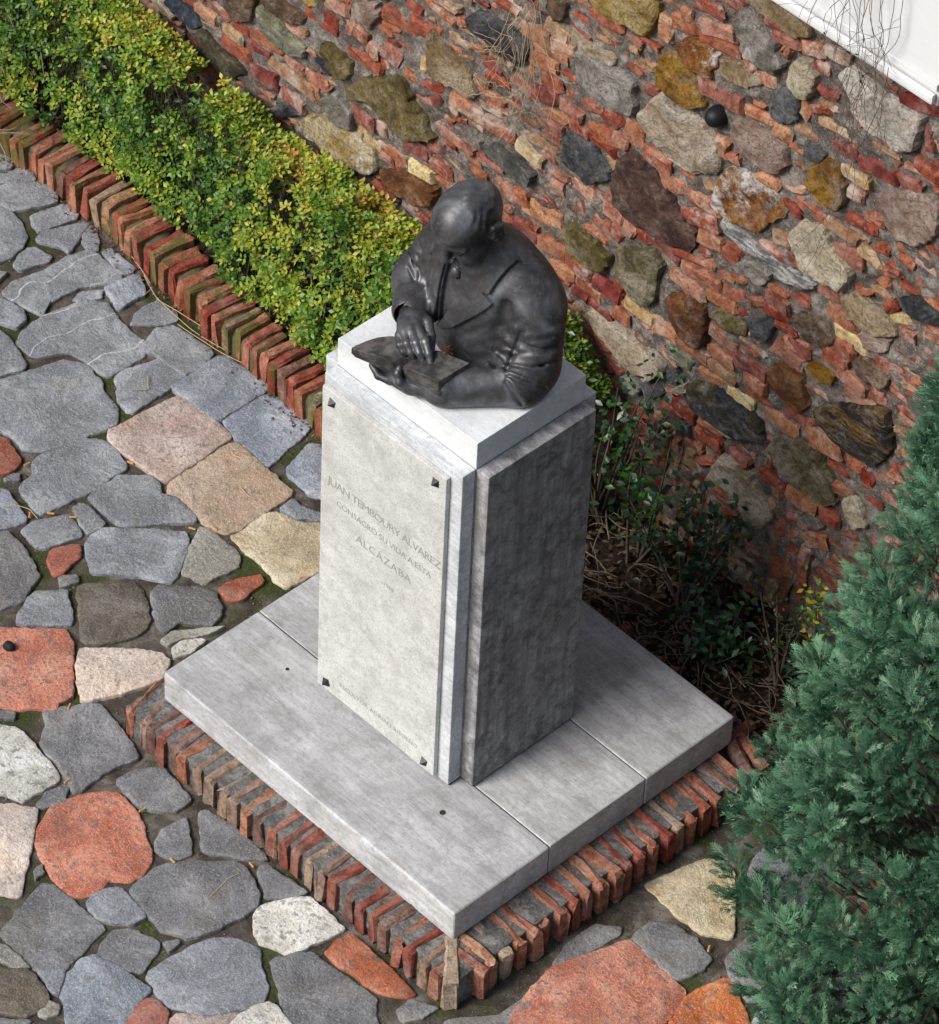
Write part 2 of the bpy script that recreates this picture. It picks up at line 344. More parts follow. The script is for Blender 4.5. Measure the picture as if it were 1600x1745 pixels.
# rubble stones in the wall face, metres: (colour, [(x, z), ...])
RUBBLE = [
('navy',[(-2.602,0.781),(-2.554,0.81),(-2.466,0.813),(-2.44,0.772),(-2.467,0.732),(-2.548,0.74),(-2.623,0.757)]),
('beige',[(-2.692,0.727),(-2.63,0.759),(-2.569,0.733),(-2.576,0.703),(-2.638,0.697),(-2.679,0.701)]),
('dolive',[(-2.46,0.736),(-2.413,0.766),(-2.332,0.735),(-2.265,0.719),(-2.212,0.701),(-2.265,0.639),(-2.36,0.632),(-2.441,0.634)]),
('brown',[(-2.358,0.946),(-2.147,1.073),(-2.16,1.015),(-2.179,0.942),(-2.265,0.89),(-2.305,0.927)]),
('green',[(-2.153,1.019),(-2.121,1.05),(-2.029,1.028),(-1.919,0.996),(-1.924,0.942),(-1.995,0.909),(-2.094,0.916),(-2.146,0.957)]),
('brown',[(-2.14,1.071),(-2.03,1.138),(-1.914,1.12),(-1.92,1.089),(-1.997,1.042),(-2.081,1.041)]),
('ochre',[(-1.947,1.188),(-1.859,1.241),(-1.858,1.204),(-1.915,1.164)]),
('olive',[(-1.83,1.078),(-1.786,1.089),(-1.696,1.067),(-1.683,1.031),(-1.707,0.988),(-1.758,0.962),(-1.809,0.996),(-1.836,1.036)]),
('navy',[(-1.873,0.985),(-1.809,0.985),(-1.764,0.958),(-1.821,0.939)]),
('black',[(-2.078,0.647),(-2.0,0.691),(-1.934,0.692),(-2.032,0.625)]),
('creamw',[(-1.905,0.72),(-1.815,0.764),(-1.665,0.78),(-1.575,0.767),(-1.562,0.687),(-1.601,0.644),(-1.721,0.628),(-1.843,0.64),(-1.904,0.645)]),
('grey',[(-1.832,0.836),(-1.756,0.907),(-1.679,0.871),(-1.676,0.788),(-1.773,0.772)]),
('olive',[(-1.714,0.959),(-1.661,1.018),(-1.499,1.133),(-1.441,1.16),(-1.391,1.094),(-1.3,1.005),(-1.309,0.982),(-1.394,0.928),(-1.442,0.918),(-1.511,0.939),(-1.61,0.964),(-1.708,0.919)]),
('rust',[(-1.553,0.702),(-1.485,0.746),(-1.35,0.799),(-1.272,0.805),(-1.288,0.724),(-1.364,0.674),(-1.502,0.655)]),
('tan',[(-1.337,1.422),(-1.299,1.404),(-1.165,1.37),(-1.115,1.301),(-1.141,1.26),(-1.235,1.259),(-1.339,1.245)]),
('black',[(-1.176,1.578),(-1.132,1.629),(-1.014,1.652),(-0.887,1.649),(-0.917,1.549),(-0.988,1.521),(-1.091,1.54),(-1.156,1.549)]),
('schist',[(-1.104,1.105),(-1.068,1.136),(-0.948,1.154),(-0.845,1.145),(-0.85,1.081),(-0.943,1.072),(-1.055,1.068)]),
('black',[(-0.74,1.356),(-0.698,1.415),(-0.618,1.425),(-0.516,1.383),(-0.521,1.33),(-0.606,1.266),(-0.688,1.272),(-0.726,1.289)]),
('purple',[(-0.516,1.333),(-0.473,1.461),(-0.415,1.514),(-0.323,1.467),(-0.163,1.357),(-0.15,1.308),(-0.18,1.262),(-0.327,1.223),(-0.453,1.224),(-0.501,1.26)]),
('olive',[(-0.705,1.005),(-0.663,1.059),(-0.58,1.054),(-0.496,1.025),(-0.508,0.956),(-0.579,0.925),(-0.673,0.94)]),
('grey',[(-0.704,1.73),(-0.679,1.753),(-0.452,1.774),(-0.44,1.645),(-0.525,1.607),(-0.678,1.625)]),
('ochre2',[(-0.643,1.98),(-0.384,2.137),(-0.38,2.054),(-0.41,1.958),(-0.514,1.957),(-0.606,1.948)]),
('brown',[(-0.837,1.855),(-0.742,1.889),(-0.755,1.826),(-0.797,1.785),(-0.843,1.804)]),
('beige',[(-0.84,1.758),(-0.788,1.79),(-0.682,1.791),(-0.533,1.803),(-0.555,1.758),(-0.642,1.743),(-0.713,1.732)]),
('olivebr',[(-0.478,1.088),(-0.323,1.175),(-0.284,1.142),(-0.288,0.985),(-0.32,0.937),(-0.392,0.931),(-0.469,0.983)]),
('pinkst',[(-1.698,1.311),(-1.584,1.38),(-1.573,1.328),(-1.619,1.249),(-1.677,1.248)]),
('gold',[(-0.367,1.859),(-0.349,1.941),(-0.283,1.966),(-0.211,1.932),(-0.161,1.854),(-0.208,1.816),(-0.267,1.802),(-0.356,1.826)]),
('rustw',[(-0.294,1.991),(-0.273,2.042),(-0.234,2.074),(-0.158,2.074),(-0.135,2.057),(-0.147,1.965),(-0.205,1.952),(-0.275,1.978)]),
('tan',[(-0.126,2.009),(-0.123,2.065),(-0.051,2.094),(0.032,2.092),(0.044,2.061),(-0.018,2.014),(-0.091,1.992)]),
('beige',[(-0.427,1.653),(-0.39,1.725),(-0.337,1.806),(-0.274,1.782),(-0.155,1.794),(-0.109,1.76),(-0.084,1.687),(-0.087,1.629),(-0.201,1.563),(-0.288,1.564),(-0.378,1.587)]),
('ball',[(-0.166,1.819),(-0.154,1.866),(-0.113,1.884),(-0.061,1.87),(-0.073,1.822),(-0.121,1.792)]),
('pinkst',[(-0.063,1.852),(-0.029,1.89),(0.069,1.905),(0.161,1.901),(0.176,1.848),(0.149,1.791),(0.102,1.768),(0.001,1.766),(-0.052,1.788)]),
('dgrey',[(0.073,2.017),(0.098,2.094),(0.159,2.133),(0.196,2.095),(0.196,2.025),(0.152,1.981),(0.102,1.981)]),
('cream',[(0.14,2.19),(0.156,2.226),(0.21,2.248),(0.254,2.223),(0.236,2.132),(0.201,2.121),(0.151,2.128)]),
('white',[(0.327,2.283),(0.361,2.327),(0.482,2.312),(0.652,2.33),(0.641,2.24),(0.633,2.189),(0.598,2.159),(0.494,2.161),(0.404,2.18),(0.357,2.234)]),
('rustw',[(-0.086,1.533),(-0.072,1.647),(-0.026,1.701),(0.047,1.725),(0.166,1.714),(0.197,1.67),(0.146,1.596),(0.095,1.522),(0.011,1.514),(-0.057,1.51)]),
('gold',[(0.248,1.832),(0.282,1.924),(0.349,1.976),(0.387,1.938),(0.407,1.841),(0.38,1.799),(0.314,1.796)]),
('silver',[(-0.069,1.453),(-0.055,1.487),(0.083,1.481),(0.23,1.456),(0.327,1.489),(0.338,1.472),(0.293,1.425),(0.194,1.399),(0.09,1.419),(-0.032,1.429)]),
('cream',[(0.206,1.587),(0.239,1.662),(0.342,1.71),(0.381,1.656),(0.452,1.623),(0.462,1.573),(0.431,1.527),(0.35,1.505),(0.273,1.518),(0.227,1.553)]),
('grey',[(0.005,1.329),(0.042,1.387),(0.152,1.395),(0.155,1.372),(0.11,1.316),(0.057,1.323)]),
('pinkst',[(0.514,1.951),(0.629,2.049),(0.745,2.063),(0.762,1.95),(0.693,1.873),(0.617,1.846),(0.557,1.877)]),
('grey',[(-0.097,2.211),(-0.005,2.275),(0.08,2.251),(0.128,2.19),(0.094,2.13),(0.029,2.113),(-0.04,2.14)]),
('tan',[(-0.067,2.32),(0.056,2.387),(0.202,2.379),(0.215,2.342),(0.124,2.293),(0.008,2.306)]),
('tan',[(0.427,1.492),(0.477,1.551),(0.644,1.535),(0.657,1.495),(0.582,1.443),(0.466,1.445)]),
('rust',[(-0.248,1.038),(-0.19,1.086),(-0.076,1.096),(-0.07,0.946),(-0.12,0.919),(-0.213,0.95)]),
('olive',[(-0.075,1.088),(-0.019,1.144),(0.078,1.134),(0.074,1.089),(0.007,1.06)]),
('dgrey',[(0.083,1.164),(0.146,1.224),(0.191,1.204),(0.172,1.141),(0.114,1.117)]),
('brown',[(0.251,1.28),(0.295,1.335),(0.386,1.356),(0.424,1.316),(0.398,1.256),(0.307,1.235)]),
('pinkst',[(0.512,1.411),(0.637,1.465),(0.628,1.409),(0.551,1.371)]),
('black',[(0.639,1.629),(0.704,1.682),(0.8,1.691),(0.808,1.633),(0.716,1.601)]),
('beige',[(-0.61,0.715),(-0.554,0.764),(-0.438,0.763),(-0.333,0.765),(-0.249,0.754),(-0.226,0.73),(-0.261,0.664),(-0.353,0.639),(-0.461,0.666)]),
('dblue',[(-0.133,0.735),(-0.077,0.794),(0.032,0.822),(0.175,0.804),(0.202,0.743),(0.195,0.718),(0.08,0.654),(-0.023,0.661),(-0.115,0.656)]),
('rust',[(0.189,1.042),(0.241,1.099),(0.32,1.096),(0.36,1.007),(0.347,0.958),(0.257,0.963),(0.196,0.978)]),
('beige',[(-0.01,0.433),(0.03,0.546),(0.109,0.573),(0.204,0.55),(0.275,0.458),(0.243,0.382),(0.184,0.358),(0.105,0.425),(0.022,0.426)]),
('olivebr',[(0.239,0.77),(0.303,0.826),(0.42,0.841),(0.484,0.798),(0.509,0.685),(0.455,0.635),(0.353,0.651),(0.28,0.678)]),
('blackg',[(0.381,1.002),(0.493,1.112),(0.663,1.205),(0.704,1.049),(0.65,0.95),(0.545,0.933),(0.455,0.956)]),
('gold',[(0.324,1.147),(0.359,1.181),(0.446,1.185),(0.433,1.128),(0.367,1.11)]),
('green',[(-0.244,0.817),(-0.216,0.847),(-0.113,0.84),(-0.139,0.791),(-0.221,0.793)]),
('dgrey',[(-0.216,0.737),(-0.178,0.773),(-0.155,0.749),(-0.181,0.7),(-0.212,0.689)]),
('brown',[(0.5,1.281),(0.559,1.342),(0.648,1.318),(0.636,1.262),(0.545,1.236)]),
('dgrey',[(-0.167,0.547),(-0.108,0.579),(-0.093,0.538),(-0.153,0.506)]),
('cream',[(-0.181,0.691),(-0.143,0.732),(-0.121,0.713),(-0.168,0.669)]),
('cream',[(0.532,0.733),(0.593,0.789),(0.645,0.696),(0.592,0.646),(0.548,0.684)]),
('grey',[(0.35,0.514),(0.413,0.572),(0.484,0.564),(0.439,0.52)]),
('dgrey',[(-0.35,0.601),(-0.251,0.661),(-0.217,0.634),(-0.284,0.566)]),
('dgrey',[(0.22,1.963),(0.274,1.99),(0.317,1.971),(0.283,1.917),(0.226,1.912)]),
('grey',[(-0.412,0.578),(-0.351,0.61),(-0.316,0.574),(-0.355,0.536)]),
]
# bricks in the wall face, metres: (colour, x0, z0, x1, z1, thickness)
BRICKS = [
('r',-2.540,0.819,-2.479,0.830,0.038),('o',-2.469,0.833,-2.358,0.833,0.053),('p',-2.405,0.889,-2.298,0.886,0.057),('r',-2.465,0.875,-2.418,0.887,0.024),
('t',-2.436,0.780,-2.345,0.790,0.030),('t',-2.338,0.828,-2.238,0.816,0.056),('r',-2.288,0.870,-2.192,0.878,0.050),('r',-2.332,0.769,-2.198,0.761,0.066),
('r',-2.186,0.888,-2.028,0.900,0.046),('d',-2.199,0.840,-2.093,0.837,0.042),('t',-2.096,0.818,-1.858,0.820,0.059),('p',-2.028,0.883,-1.923,0.875,0.043),
('r',-2.033,0.739,-1.915,0.727,0.062),('r',-1.927,1.145,-1.762,1.158,0.048),('p',-2.023,1.015,-1.926,1.019,0.036),('p',-1.924,0.892,-1.795,0.894,0.031),
('p',-1.827,1.233,-1.714,1.264,0.028),('p',-1.725,1.208,-1.687,1.193,0.076),('d',-2.185,0.735,-2.053,0.743,0.061),('r',-1.902,1.153,-1.763,1.161,0.080),
('p',-1.824,1.243,-1.717,1.257,0.047),('p',-1.725,1.201,-1.627,1.194,0.064),('r',-1.555,1.372,-1.392,1.359,0.062),('r',-1.453,1.459,-1.377,1.456,0.050),
('r',-1.431,1.398,-1.336,1.402,0.063),('r',-1.713,1.107,-1.556,1.110,0.051),('p',-1.626,1.177,-1.577,1.165,0.068),('p',-1.560,1.218,-1.472,1.196,0.068),
('o',-1.442,1.181,-1.366,1.194,0.050),('r',-1.366,1.194,-1.271,1.211,0.046),('d',-1.317,1.166,-1.278,1.148,0.071),('o',-1.233,1.218,-1.091,1.207,0.063),
('o',-1.087,1.210,-0.956,1.213,0.059),('y',-1.361,1.299,-1.358,1.233,0.038),('o',-0.943,1.671,-0.817,1.692,0.069),('t',-0.839,1.751,-0.731,1.745,0.057),
('o',-0.809,1.697,-0.711,1.709,0.053),('o',-0.886,1.641,-0.734,1.662,0.057),('o',-0.909,1.578,-0.775,1.605,0.060),('r',-0.906,1.523,-0.869,1.521,0.049),
('r',-0.852,1.532,-0.753,1.545,0.063),('d',-0.874,1.461,-0.768,1.495,0.057),('r',-0.735,1.548,-0.672,1.547,0.053),('r',-0.663,1.545,-0.576,1.575,0.055),
('r',-0.582,1.539,-0.496,1.577,0.060),('p',-0.758,1.493,-0.649,1.480,0.055),('o',-0.844,1.414,-0.726,1.422,0.047),('p',-0.859,1.371,-0.741,1.371,0.058),
('r',-0.709,1.433,-0.611,1.446,0.054),('o',-0.631,1.475,-0.472,1.494,0.058),('r',-0.610,1.439,-0.503,1.441,0.057),('t',-0.554,1.416,-0.498,1.386,0.066),
('p',-0.828,1.315,-0.747,1.334,0.043),('p',-0.966,1.461,-0.873,1.437,0.064),('d',-1.697,0.865,-1.578,0.871,0.062),('r',-1.578,0.879,-1.519,0.874,0.066),
('y',-1.665,0.798,-1.536,0.792,0.065),('t',-1.805,0.779,-1.695,0.796,0.059),('o',-1.537,0.810,-1.409,0.821,0.061),('p',-1.555,0.771,-1.486,0.772,0.043),
('r',-1.505,0.759,-1.446,0.745,0.059),('y',-1.409,0.813,-1.292,0.827,0.059),('d',-1.451,0.891,-1.325,0.902,0.070),('d',-1.336,0.939,-1.251,0.976,0.056),
('r',-1.324,0.877,-1.218,0.885,0.055),('p',-1.283,1.042,-1.120,1.043,0.041),('y',-0.933,1.215,-0.820,1.194,0.059),('r',-1.908,0.882,-1.797,0.890,0.051),
('o',-1.907,0.821,-1.846,0.824,0.073),('p',-0.789,1.138,-0.724,1.138,0.070),('o',-0.985,0.993,-0.864,1.012,0.061),('o',-0.899,0.980,-0.724,1.010,0.075),
('d',-0.931,0.889,-0.827,0.872,0.055),('o',-0.818,0.886,-0.688,0.895,0.060),('o',-0.698,0.897,-0.576,0.884,0.064),('o',-0.758,0.830,-0.647,0.836,0.060),
('o',-0.638,0.842,-0.517,0.828,0.065),('d',-0.567,0.890,-0.447,0.876,0.064),('d',-0.653,0.796,-0.578,0.786,0.065),('d',-0.578,0.786,-0.476,0.777,0.053),
('t',-0.430,0.888,-0.374,0.882,0.074),('o',-0.478,0.802,-0.395,0.806,0.040),('p',-0.683,1.199,-0.583,1.205,0.053),('r',-0.587,1.262,-0.494,1.230,0.066),
('r',-0.547,1.212,-0.447,1.202,0.061),('r',-0.586,1.127,-0.459,1.127,0.055),('p',-0.660,1.138,-0.621,1.112,0.058),('p',-0.464,1.191,-0.400,1.183,0.062),
('r',-0.540,0.653,-0.466,0.660,0.060),('r',-0.673,1.908,-0.517,1.924,0.060),('p',-0.735,1.910,-0.657,1.933,0.039),('o',-0.352,2.071,-0.353,1.985,0.065),
('r',-0.262,2.188,-0.123,2.218,0.054),('o',-0.328,2.078,-0.228,2.101,0.063),('r',-0.298,2.127,-0.240,2.132,0.050),('p',-0.214,2.125,-0.083,2.159,0.061),
('o',-0.218,2.084,-0.053,2.108,0.049),('p',-0.052,2.101,-0.020,2.113,0.029),('r',-0.026,2.087,0.015,2.097,0.031),('o',0.033,2.085,0.097,2.102,0.046),('d',-0.217,1.905,-0.018,1.936,0.074),
('d',-0.410,1.753,-0.352,1.781,0.043),('o',-0.040,1.914,0.098,1.947,0.043),('o',0.106,1.945,0.166,1.936,0.065),('r',0.026,2.294,0.098,2.307,0.035),('p',0.062,2.263,0.166,2.274,0.048),
('o',0.173,2.286,0.259,2.309,0.052),('k',0.257,2.323,0.351,2.343,0.053),('r',0.226,2.251,0.289,2.260,0.047),('r',0.106,2.237,0.140,2.220,0.058),('o',0.189,2.083,0.248,2.066,0.075),
('r',0.237,2.090,0.306,2.126,0.034),('r',-0.536,1.584,-0.499,1.559,0.077),('o',-0.482,1.570,-0.402,1.564,0.107),('p',-0.530,1.506,-0.467,1.498,0.060),('r',-0.398,1.525,-0.276,1.531,0.060),
('r',-0.322,1.460,-0.220,1.486,0.058),('o',-0.226,1.465,-0.081,1.487,0.066),('r',-0.219,1.387,-0.075,1.433,0.061),('t',-0.148,1.549,-0.074,1.589,0.050),
('r',-0.450,1.192,-0.343,1.196,0.053),('r',-0.505,1.206,-0.451,1.208,0.058),('r',-0.501,1.150,-0.454,1.130,0.067),('o',-0.154,1.347,-0.050,1.358,0.063),
('r',-0.049,1.350,0.019,1.355,0.055),('d',-0.327,1.215,-0.209,1.193,0.063),('r',-0.248,1.226,-0.170,1.244,0.039),('r',-0.170,1.244,-0.067,1.271,0.034),
('r',-0.200,1.190,-0.028,1.223,0.049),('r',-0.036,1.217,0.060,1.215,0.058),('p',-0.255,1.119,-0.096,1.125,0.063),('o',-0.090,1.146,0.031,1.162,0.050),('r',0.076,1.227,0.141,1.263,0.040),
('p',0.144,1.315,0.247,1.310,0.063),('r',0.142,1.255,0.243,1.274,0.052),('r',0.040,1.159,0.073,1.182,0.028),('r',0.182,1.207,0.274,1.228,0.043),('r',0.084,1.473,0.193,1.481,0.054),
('d',0.200,1.494,0.275,1.503,0.052),('t',0.141,1.535,0.211,1.550,0.067),('r',0.329,1.474,0.428,1.484,0.071),('o',0.380,1.402,0.495,1.415,0.066),('p',0.382,1.649,0.495,1.668,0.067),
('t',0.473,1.710,0.564,1.699,0.051),('t',0.339,1.732,0.455,1.722,0.051),('r',0.406,1.785,0.526,1.801,0.046),('r',0.215,1.723,0.340,1.725,0.054),('p',0.155,1.739,0.250,1.785,0.036),
('o',0.064,1.727,0.155,1.739,0.043),('r',0.168,1.699,0.237,1.681,0.039),('y',0.369,1.949,0.481,1.960,0.050),('d',0.327,2.024,0.431,2.036,0.049),('d',0.425,2.017,0.574,2.044,0.064),
('d',0.573,2.051,0.673,2.070,0.047),('r',0.630,2.150,0.733,2.148,0.051),('r',0.401,1.892,0.465,1.895,0.051),('r',0.619,1.776,0.684,1.772,0.040),('r',0.566,1.684,0.635,1.715,0.036),
('r',0.604,1.589,0.631,1.567,0.061),('y',0.619,1.534,0.687,1.573,0.042),('r',0.663,1.516,0.726,1.527,0.050),('r',0.433,1.314,0.508,1.316,0.065),('r',0.229,1.172,0.337,1.197,0.052),
('p',-0.077,1.018,0.048,1.002,0.062),('o',-0.296,0.875,-0.188,0.880,0.069),('o',-0.180,0.886,-0.065,0.905,0.056),('y',-0.425,0.891,-0.297,0.883,0.062),
('o',-0.474,0.822,-0.400,0.820,0.062),('r',-0.482,0.922,-0.435,0.910,0.066),('d',0.657,2.296,0.677,2.210,0.040),('d',0.551,2.326,0.700,2.375,0.050),('d',0.396,2.175,0.433,2.138,0.058),
('t',0.264,2.069,0.393,2.081,0.041),('o',0.394,2.067,0.456,2.091,0.036),('o',-0.116,1.747,-0.064,1.740,0.086),('r',-0.087,1.710,-0.012,1.726,0.049),('y',-0.523,1.420,-0.494,1.397,0.067),
('y',0.418,1.362,0.561,1.358,0.061),('o',-0.292,0.884,-0.179,0.893,0.067),('o',-0.178,0.884,-0.056,0.889,0.073),('o',-0.071,0.938,0.049,0.944,0.056),('d',0.045,0.981,0.184,0.990,0.066),
('r',0.092,0.924,0.191,0.935,0.059),('o',-0.100,0.818,0.020,0.843,0.047),('y',0.022,0.825,0.142,0.831,0.056),('o',0.105,0.894,0.245,0.895,0.057),('d',0.252,0.919,0.391,0.920,0.062),
('o',0.191,0.845,0.329,0.855,0.066),('o',0.375,0.888,0.510,0.907,0.085),('r',0.522,0.886,0.617,0.906,0.061),('r',0.590,0.887,0.641,0.874,0.060),('p',0.197,1.145,0.308,1.117,0.072),
('d',0.242,1.177,0.339,1.187,0.063),('r',0.390,1.242,0.485,1.251,0.067),('r',0.430,1.308,0.507,1.305,0.065),('p',0.452,1.209,0.569,1.195,0.062),('p',0.479,1.150,0.604,1.152,0.049),
('r',0.578,1.202,0.643,1.210,0.046),('r',0.578,1.345,0.680,1.360,0.060),('t',-0.056,0.889,0.057,0.870,0.049),('r',-0.095,0.558,0.028,0.565,0.058),('r',0.218,0.785,0.223,0.738,0.040),
('r',0.226,0.710,0.239,0.638,0.042),('r',0.198,0.598,0.308,0.607,0.056),('o',0.310,0.598,0.430,0.596,0.065),('t',0.233,0.561,0.294,0.556,0.061),('p',0.219,0.500,0.281,0.494,0.049),
('r',0.448,0.609,0.528,0.608,0.070),('o',0.490,0.752,0.566,0.778,0.049),('r',0.311,0.496,0.422,0.497,0.065),('o',0.397,0.457,0.492,0.498,0.067),('r',-0.196,0.629,-0.099,0.596,0.052),
('d',-0.380,0.456,-0.234,0.478,0.051),('d',-0.334,0.416,-0.260,0.417,0.048),('d',0.066,0.598,0.149,0.582,0.038),('r',-0.064,0.456,0.014,0.503,0.035),('d',-0.060,0.407,0.004,0.392,0.065),
('d',-0.210,0.501,-0.208,0.371,0.050),('d',-0.211,0.364,-0.210,0.212,0.050),('d',-0.157,0.492,-0.156,0.378,0.049),('k',-0.156,0.373,-0.161,0.264,0.053),
('d',-0.156,0.257,-0.163,0.172,0.047),('t',-0.098,0.478,-0.102,0.355,0.053),('o',-0.106,0.342,-0.104,0.163,0.055),('k',-0.093,0.160,-0.099,0.049,0.053),
('t',-0.050,0.362,-0.051,0.267,0.049),('k',-0.045,0.260,-0.054,0.136,0.047),('r',-0.053,0.126,-0.060,-0.020,0.048),('r',0.299,0.425,0.294,0.199,0.056),
('t',0.301,0.183,0.297,0.083,0.051),('r',0.352,0.454,0.341,0.235,0.055),('k',0.347,0.229,0.334,0.123,0.053),('d',0.349,0.124,0.336,0.016,0.053),('r',0.421,0.423,0.410,0.299,0.049),
('o',0.407,0.286,0.403,0.188,0.046),('d',-0.595,-0.441,-0.591,-0.495,0.056),('d',-0.442,0.296,-0.439,0.128,0.052),('k',-0.388,0.293,-0.390,0.121,0.051),

]
# small things on the paving, metres
BUTTS = [(-1.815, -0.177, 1.494), (-1.595, 0.081, 3.418), (-1.627, -0.321, 2.323), (-1.587, -0.265, 3.793), (-1.527, -0.222, 3.93), (-1.232, 0.032, 0.412), (-1.184, 0.087, 0.083), (-0.898, -0.767, 5.259), (-0.665, -0.972, 1.629), (-0.422, -0.878, 1.472), (-0.208, -0.941, 6.253), (-0.034, -0.776, 2.953), (1.119, 0.023, 5.253)]
STEMS = [([(-2.454, 0.79, 0.008), (-2.381, 0.745, 0.008), (-2.278, 0.718, 0.008), (-2.19, 0.692, 0.008), (-2.179, 0.641, 0.008)], 'short bent straw stem against the hedge kerb'), ([(-2.258, 0.709, 0.008), (-2.143, 0.666, 0.008), (-1.995, 0.648, 0.008), (-1.878, 0.656, 0.008), (-1.77, 0.671, 0.008), (-1.79, 0.694, 0.008), (-1.858, 0.694, 0.008)], 'long looped straw stem trailing beside the hedge kerb'), ([(-2.139, 0.662, 0.008), (-2.009, 0.678, 0.008), (-1.87, 0.696, 0.008), (-1.785, 0.685, 0.008)], 'straight straw stem beside the looped one at the hedge kerb'), ([(-1.996, 0.63, 0.008), (-1.904, 0.642, 0.008), (-1.805, 0.647, 0.008), (-1.701, 0.666, 0.008), (-1.633, 0.735, 0.008)], 'thin straw stem lying along the foot of the hedge kerb'), ([(-0.02, -0.969, 0.006), (-0.027, -0.916, 0.006), (-0.039, -0.859, 0.006), (-0.034, -0.826, 0.006)], 'bent brown stem lying on the large oval grey flagstone'), ([(-1.852, 0.306, 0.006), (-1.833, 0.335, 0.006), (-1.818, 0.353, 0.006), (-1.869, 0.393, 0.006)], 'thin dark twig crossing a grey flagstone'), ([(-1.269, 0.274, 0.006), (-1.214, 0.265, 0.006), (-1.191, 0.276, 0.006)], 'reddish twig lying on the peach coloured square flagstone'), ([(-1.711, -0.375, 0.006), (-1.679, -0.325, 0.006), (-1.642, -0.304, 0.006), (-1.597, -0.31, 0.006)], 'curved pale stem across the bluish flagstone')]
BLACK = (-1.215, -0.747, 0.012)
RED = (-0.524, -0.605, 0.118)
# ------------------------------------------------------------------ plinth and pedestal
SLAB_Z0, SLAB_Z = .112, .235
CAP_Z = 1.642
PAN_Z = 1.542
def mat_marble(name, cols, vein=(.32, .32, .33), veinrot=0.6, dirt=.35, scale=1.0, streak=None, dirtcol=(.13, .125, .12), grain=.3, topdirt=None, veinamt=1.0):
    t = NT(name)
    n1 = t.noise(t.co, 3.2 * scale, 8, .68, .8); n2 = t.noise(t.co, 85 * scale, 4, .7)
    c = t.ramp(n1, [(.39, cols[0]), (.52, cols[1]), (.72, cols[2])])
    # long veins
    mp = t.mapping((1.3, 9, 9), (0, 0, veinrot))
    v = t.noise(mp, 2.6, 8, .72, .5)
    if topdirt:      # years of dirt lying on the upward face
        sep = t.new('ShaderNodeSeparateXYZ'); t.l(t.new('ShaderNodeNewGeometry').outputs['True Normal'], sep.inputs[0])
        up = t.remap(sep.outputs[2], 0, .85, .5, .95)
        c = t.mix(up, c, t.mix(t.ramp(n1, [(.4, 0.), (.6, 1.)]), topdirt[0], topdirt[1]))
    c = t.mix(t.ramp(v, [(.45, 0.), (.50, .5 * veinamt), (.54, .05), (.60, .6 * veinamt)]), c, vein)
    # weather dirt
    dn = t.noise(t.co, 7 * scale, 10, .78, .3)
    c = t.mix(t.ramp(dn, [(.47, 0.), (.62, dirt)]), c, dirtcol)
    if streak:
        sn = t.noise(t.mapping((34, 34, 2.0)), 1.0, 6, .7)
        c = t.mix(t.ramp(sn, [(.42, 0.), (.68, streak)]), c, (.085, .083, .086))
    # fine pits
    c = t.mix(t.ramp(n2, [(.53, 0.), (.62, min(.5, grain * 1.7))]), c, (.17, .165, .16))
    c = t.mix(t.ramp(t.noise(t.co, 210 * scale, 3, .6), [(.50, 0.), (.64, grain)]), c, dirtcol)
    c = t.mix(t.ramp(t.noise(t.co, 2.0, 5, .6, .5), [(.50, 0.), (.66, dirt * .55)]), c, (cols[1][0] * .62, cols[1][1] * .57, cols[1][2] * .50))
    nm = t.bump(t.mix(.5, n2, dn), .12, .003)
    return t.done(c, t.ramp(dn, [(.3, .45), (.7, .75)]), nm, spec=.35)

M_CAP = mat_marble('marble_cap', [(.62, .645, .65), (.70, .715, .715), (.75, .76, .76)], (.44, .47, .48), .5, .12, grain=.08, veinamt=.6)
M_PANEL = mat_marble('marble_panel', [(.50, .52, .53), (.64, .66, .67), (.74, .75, .75)], (.34, .36, .39), .9, .36, grain=.16)
M_PLAQUE = mat_marble('plaque_stone', [(.50, .50, .48), (.60, .60, .575), (.67, .665, .64)], (.44, .44, .43), .2, .38, 2.2, dirtcol=(.24, .235, .22), grain=.34, veinamt=.6)
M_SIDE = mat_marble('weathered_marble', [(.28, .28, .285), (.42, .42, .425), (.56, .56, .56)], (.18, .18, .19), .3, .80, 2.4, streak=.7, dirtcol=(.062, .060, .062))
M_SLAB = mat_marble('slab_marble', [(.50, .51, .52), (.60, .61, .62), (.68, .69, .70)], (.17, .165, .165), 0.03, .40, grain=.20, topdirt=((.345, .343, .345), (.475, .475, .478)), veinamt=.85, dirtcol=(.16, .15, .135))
M_LEAD = NT('lead_stud').done((.035, .035, .04), .5, spec=.5, metal=.5)
M_LETTER = NT('letter_fill').done((.27, .265, .25), .8)
M_DARKGAP = NT('joint_mortar').done((.05, .047, .044), .9)  # joint mortar, dark enough to paint shade in at the pedestal foot

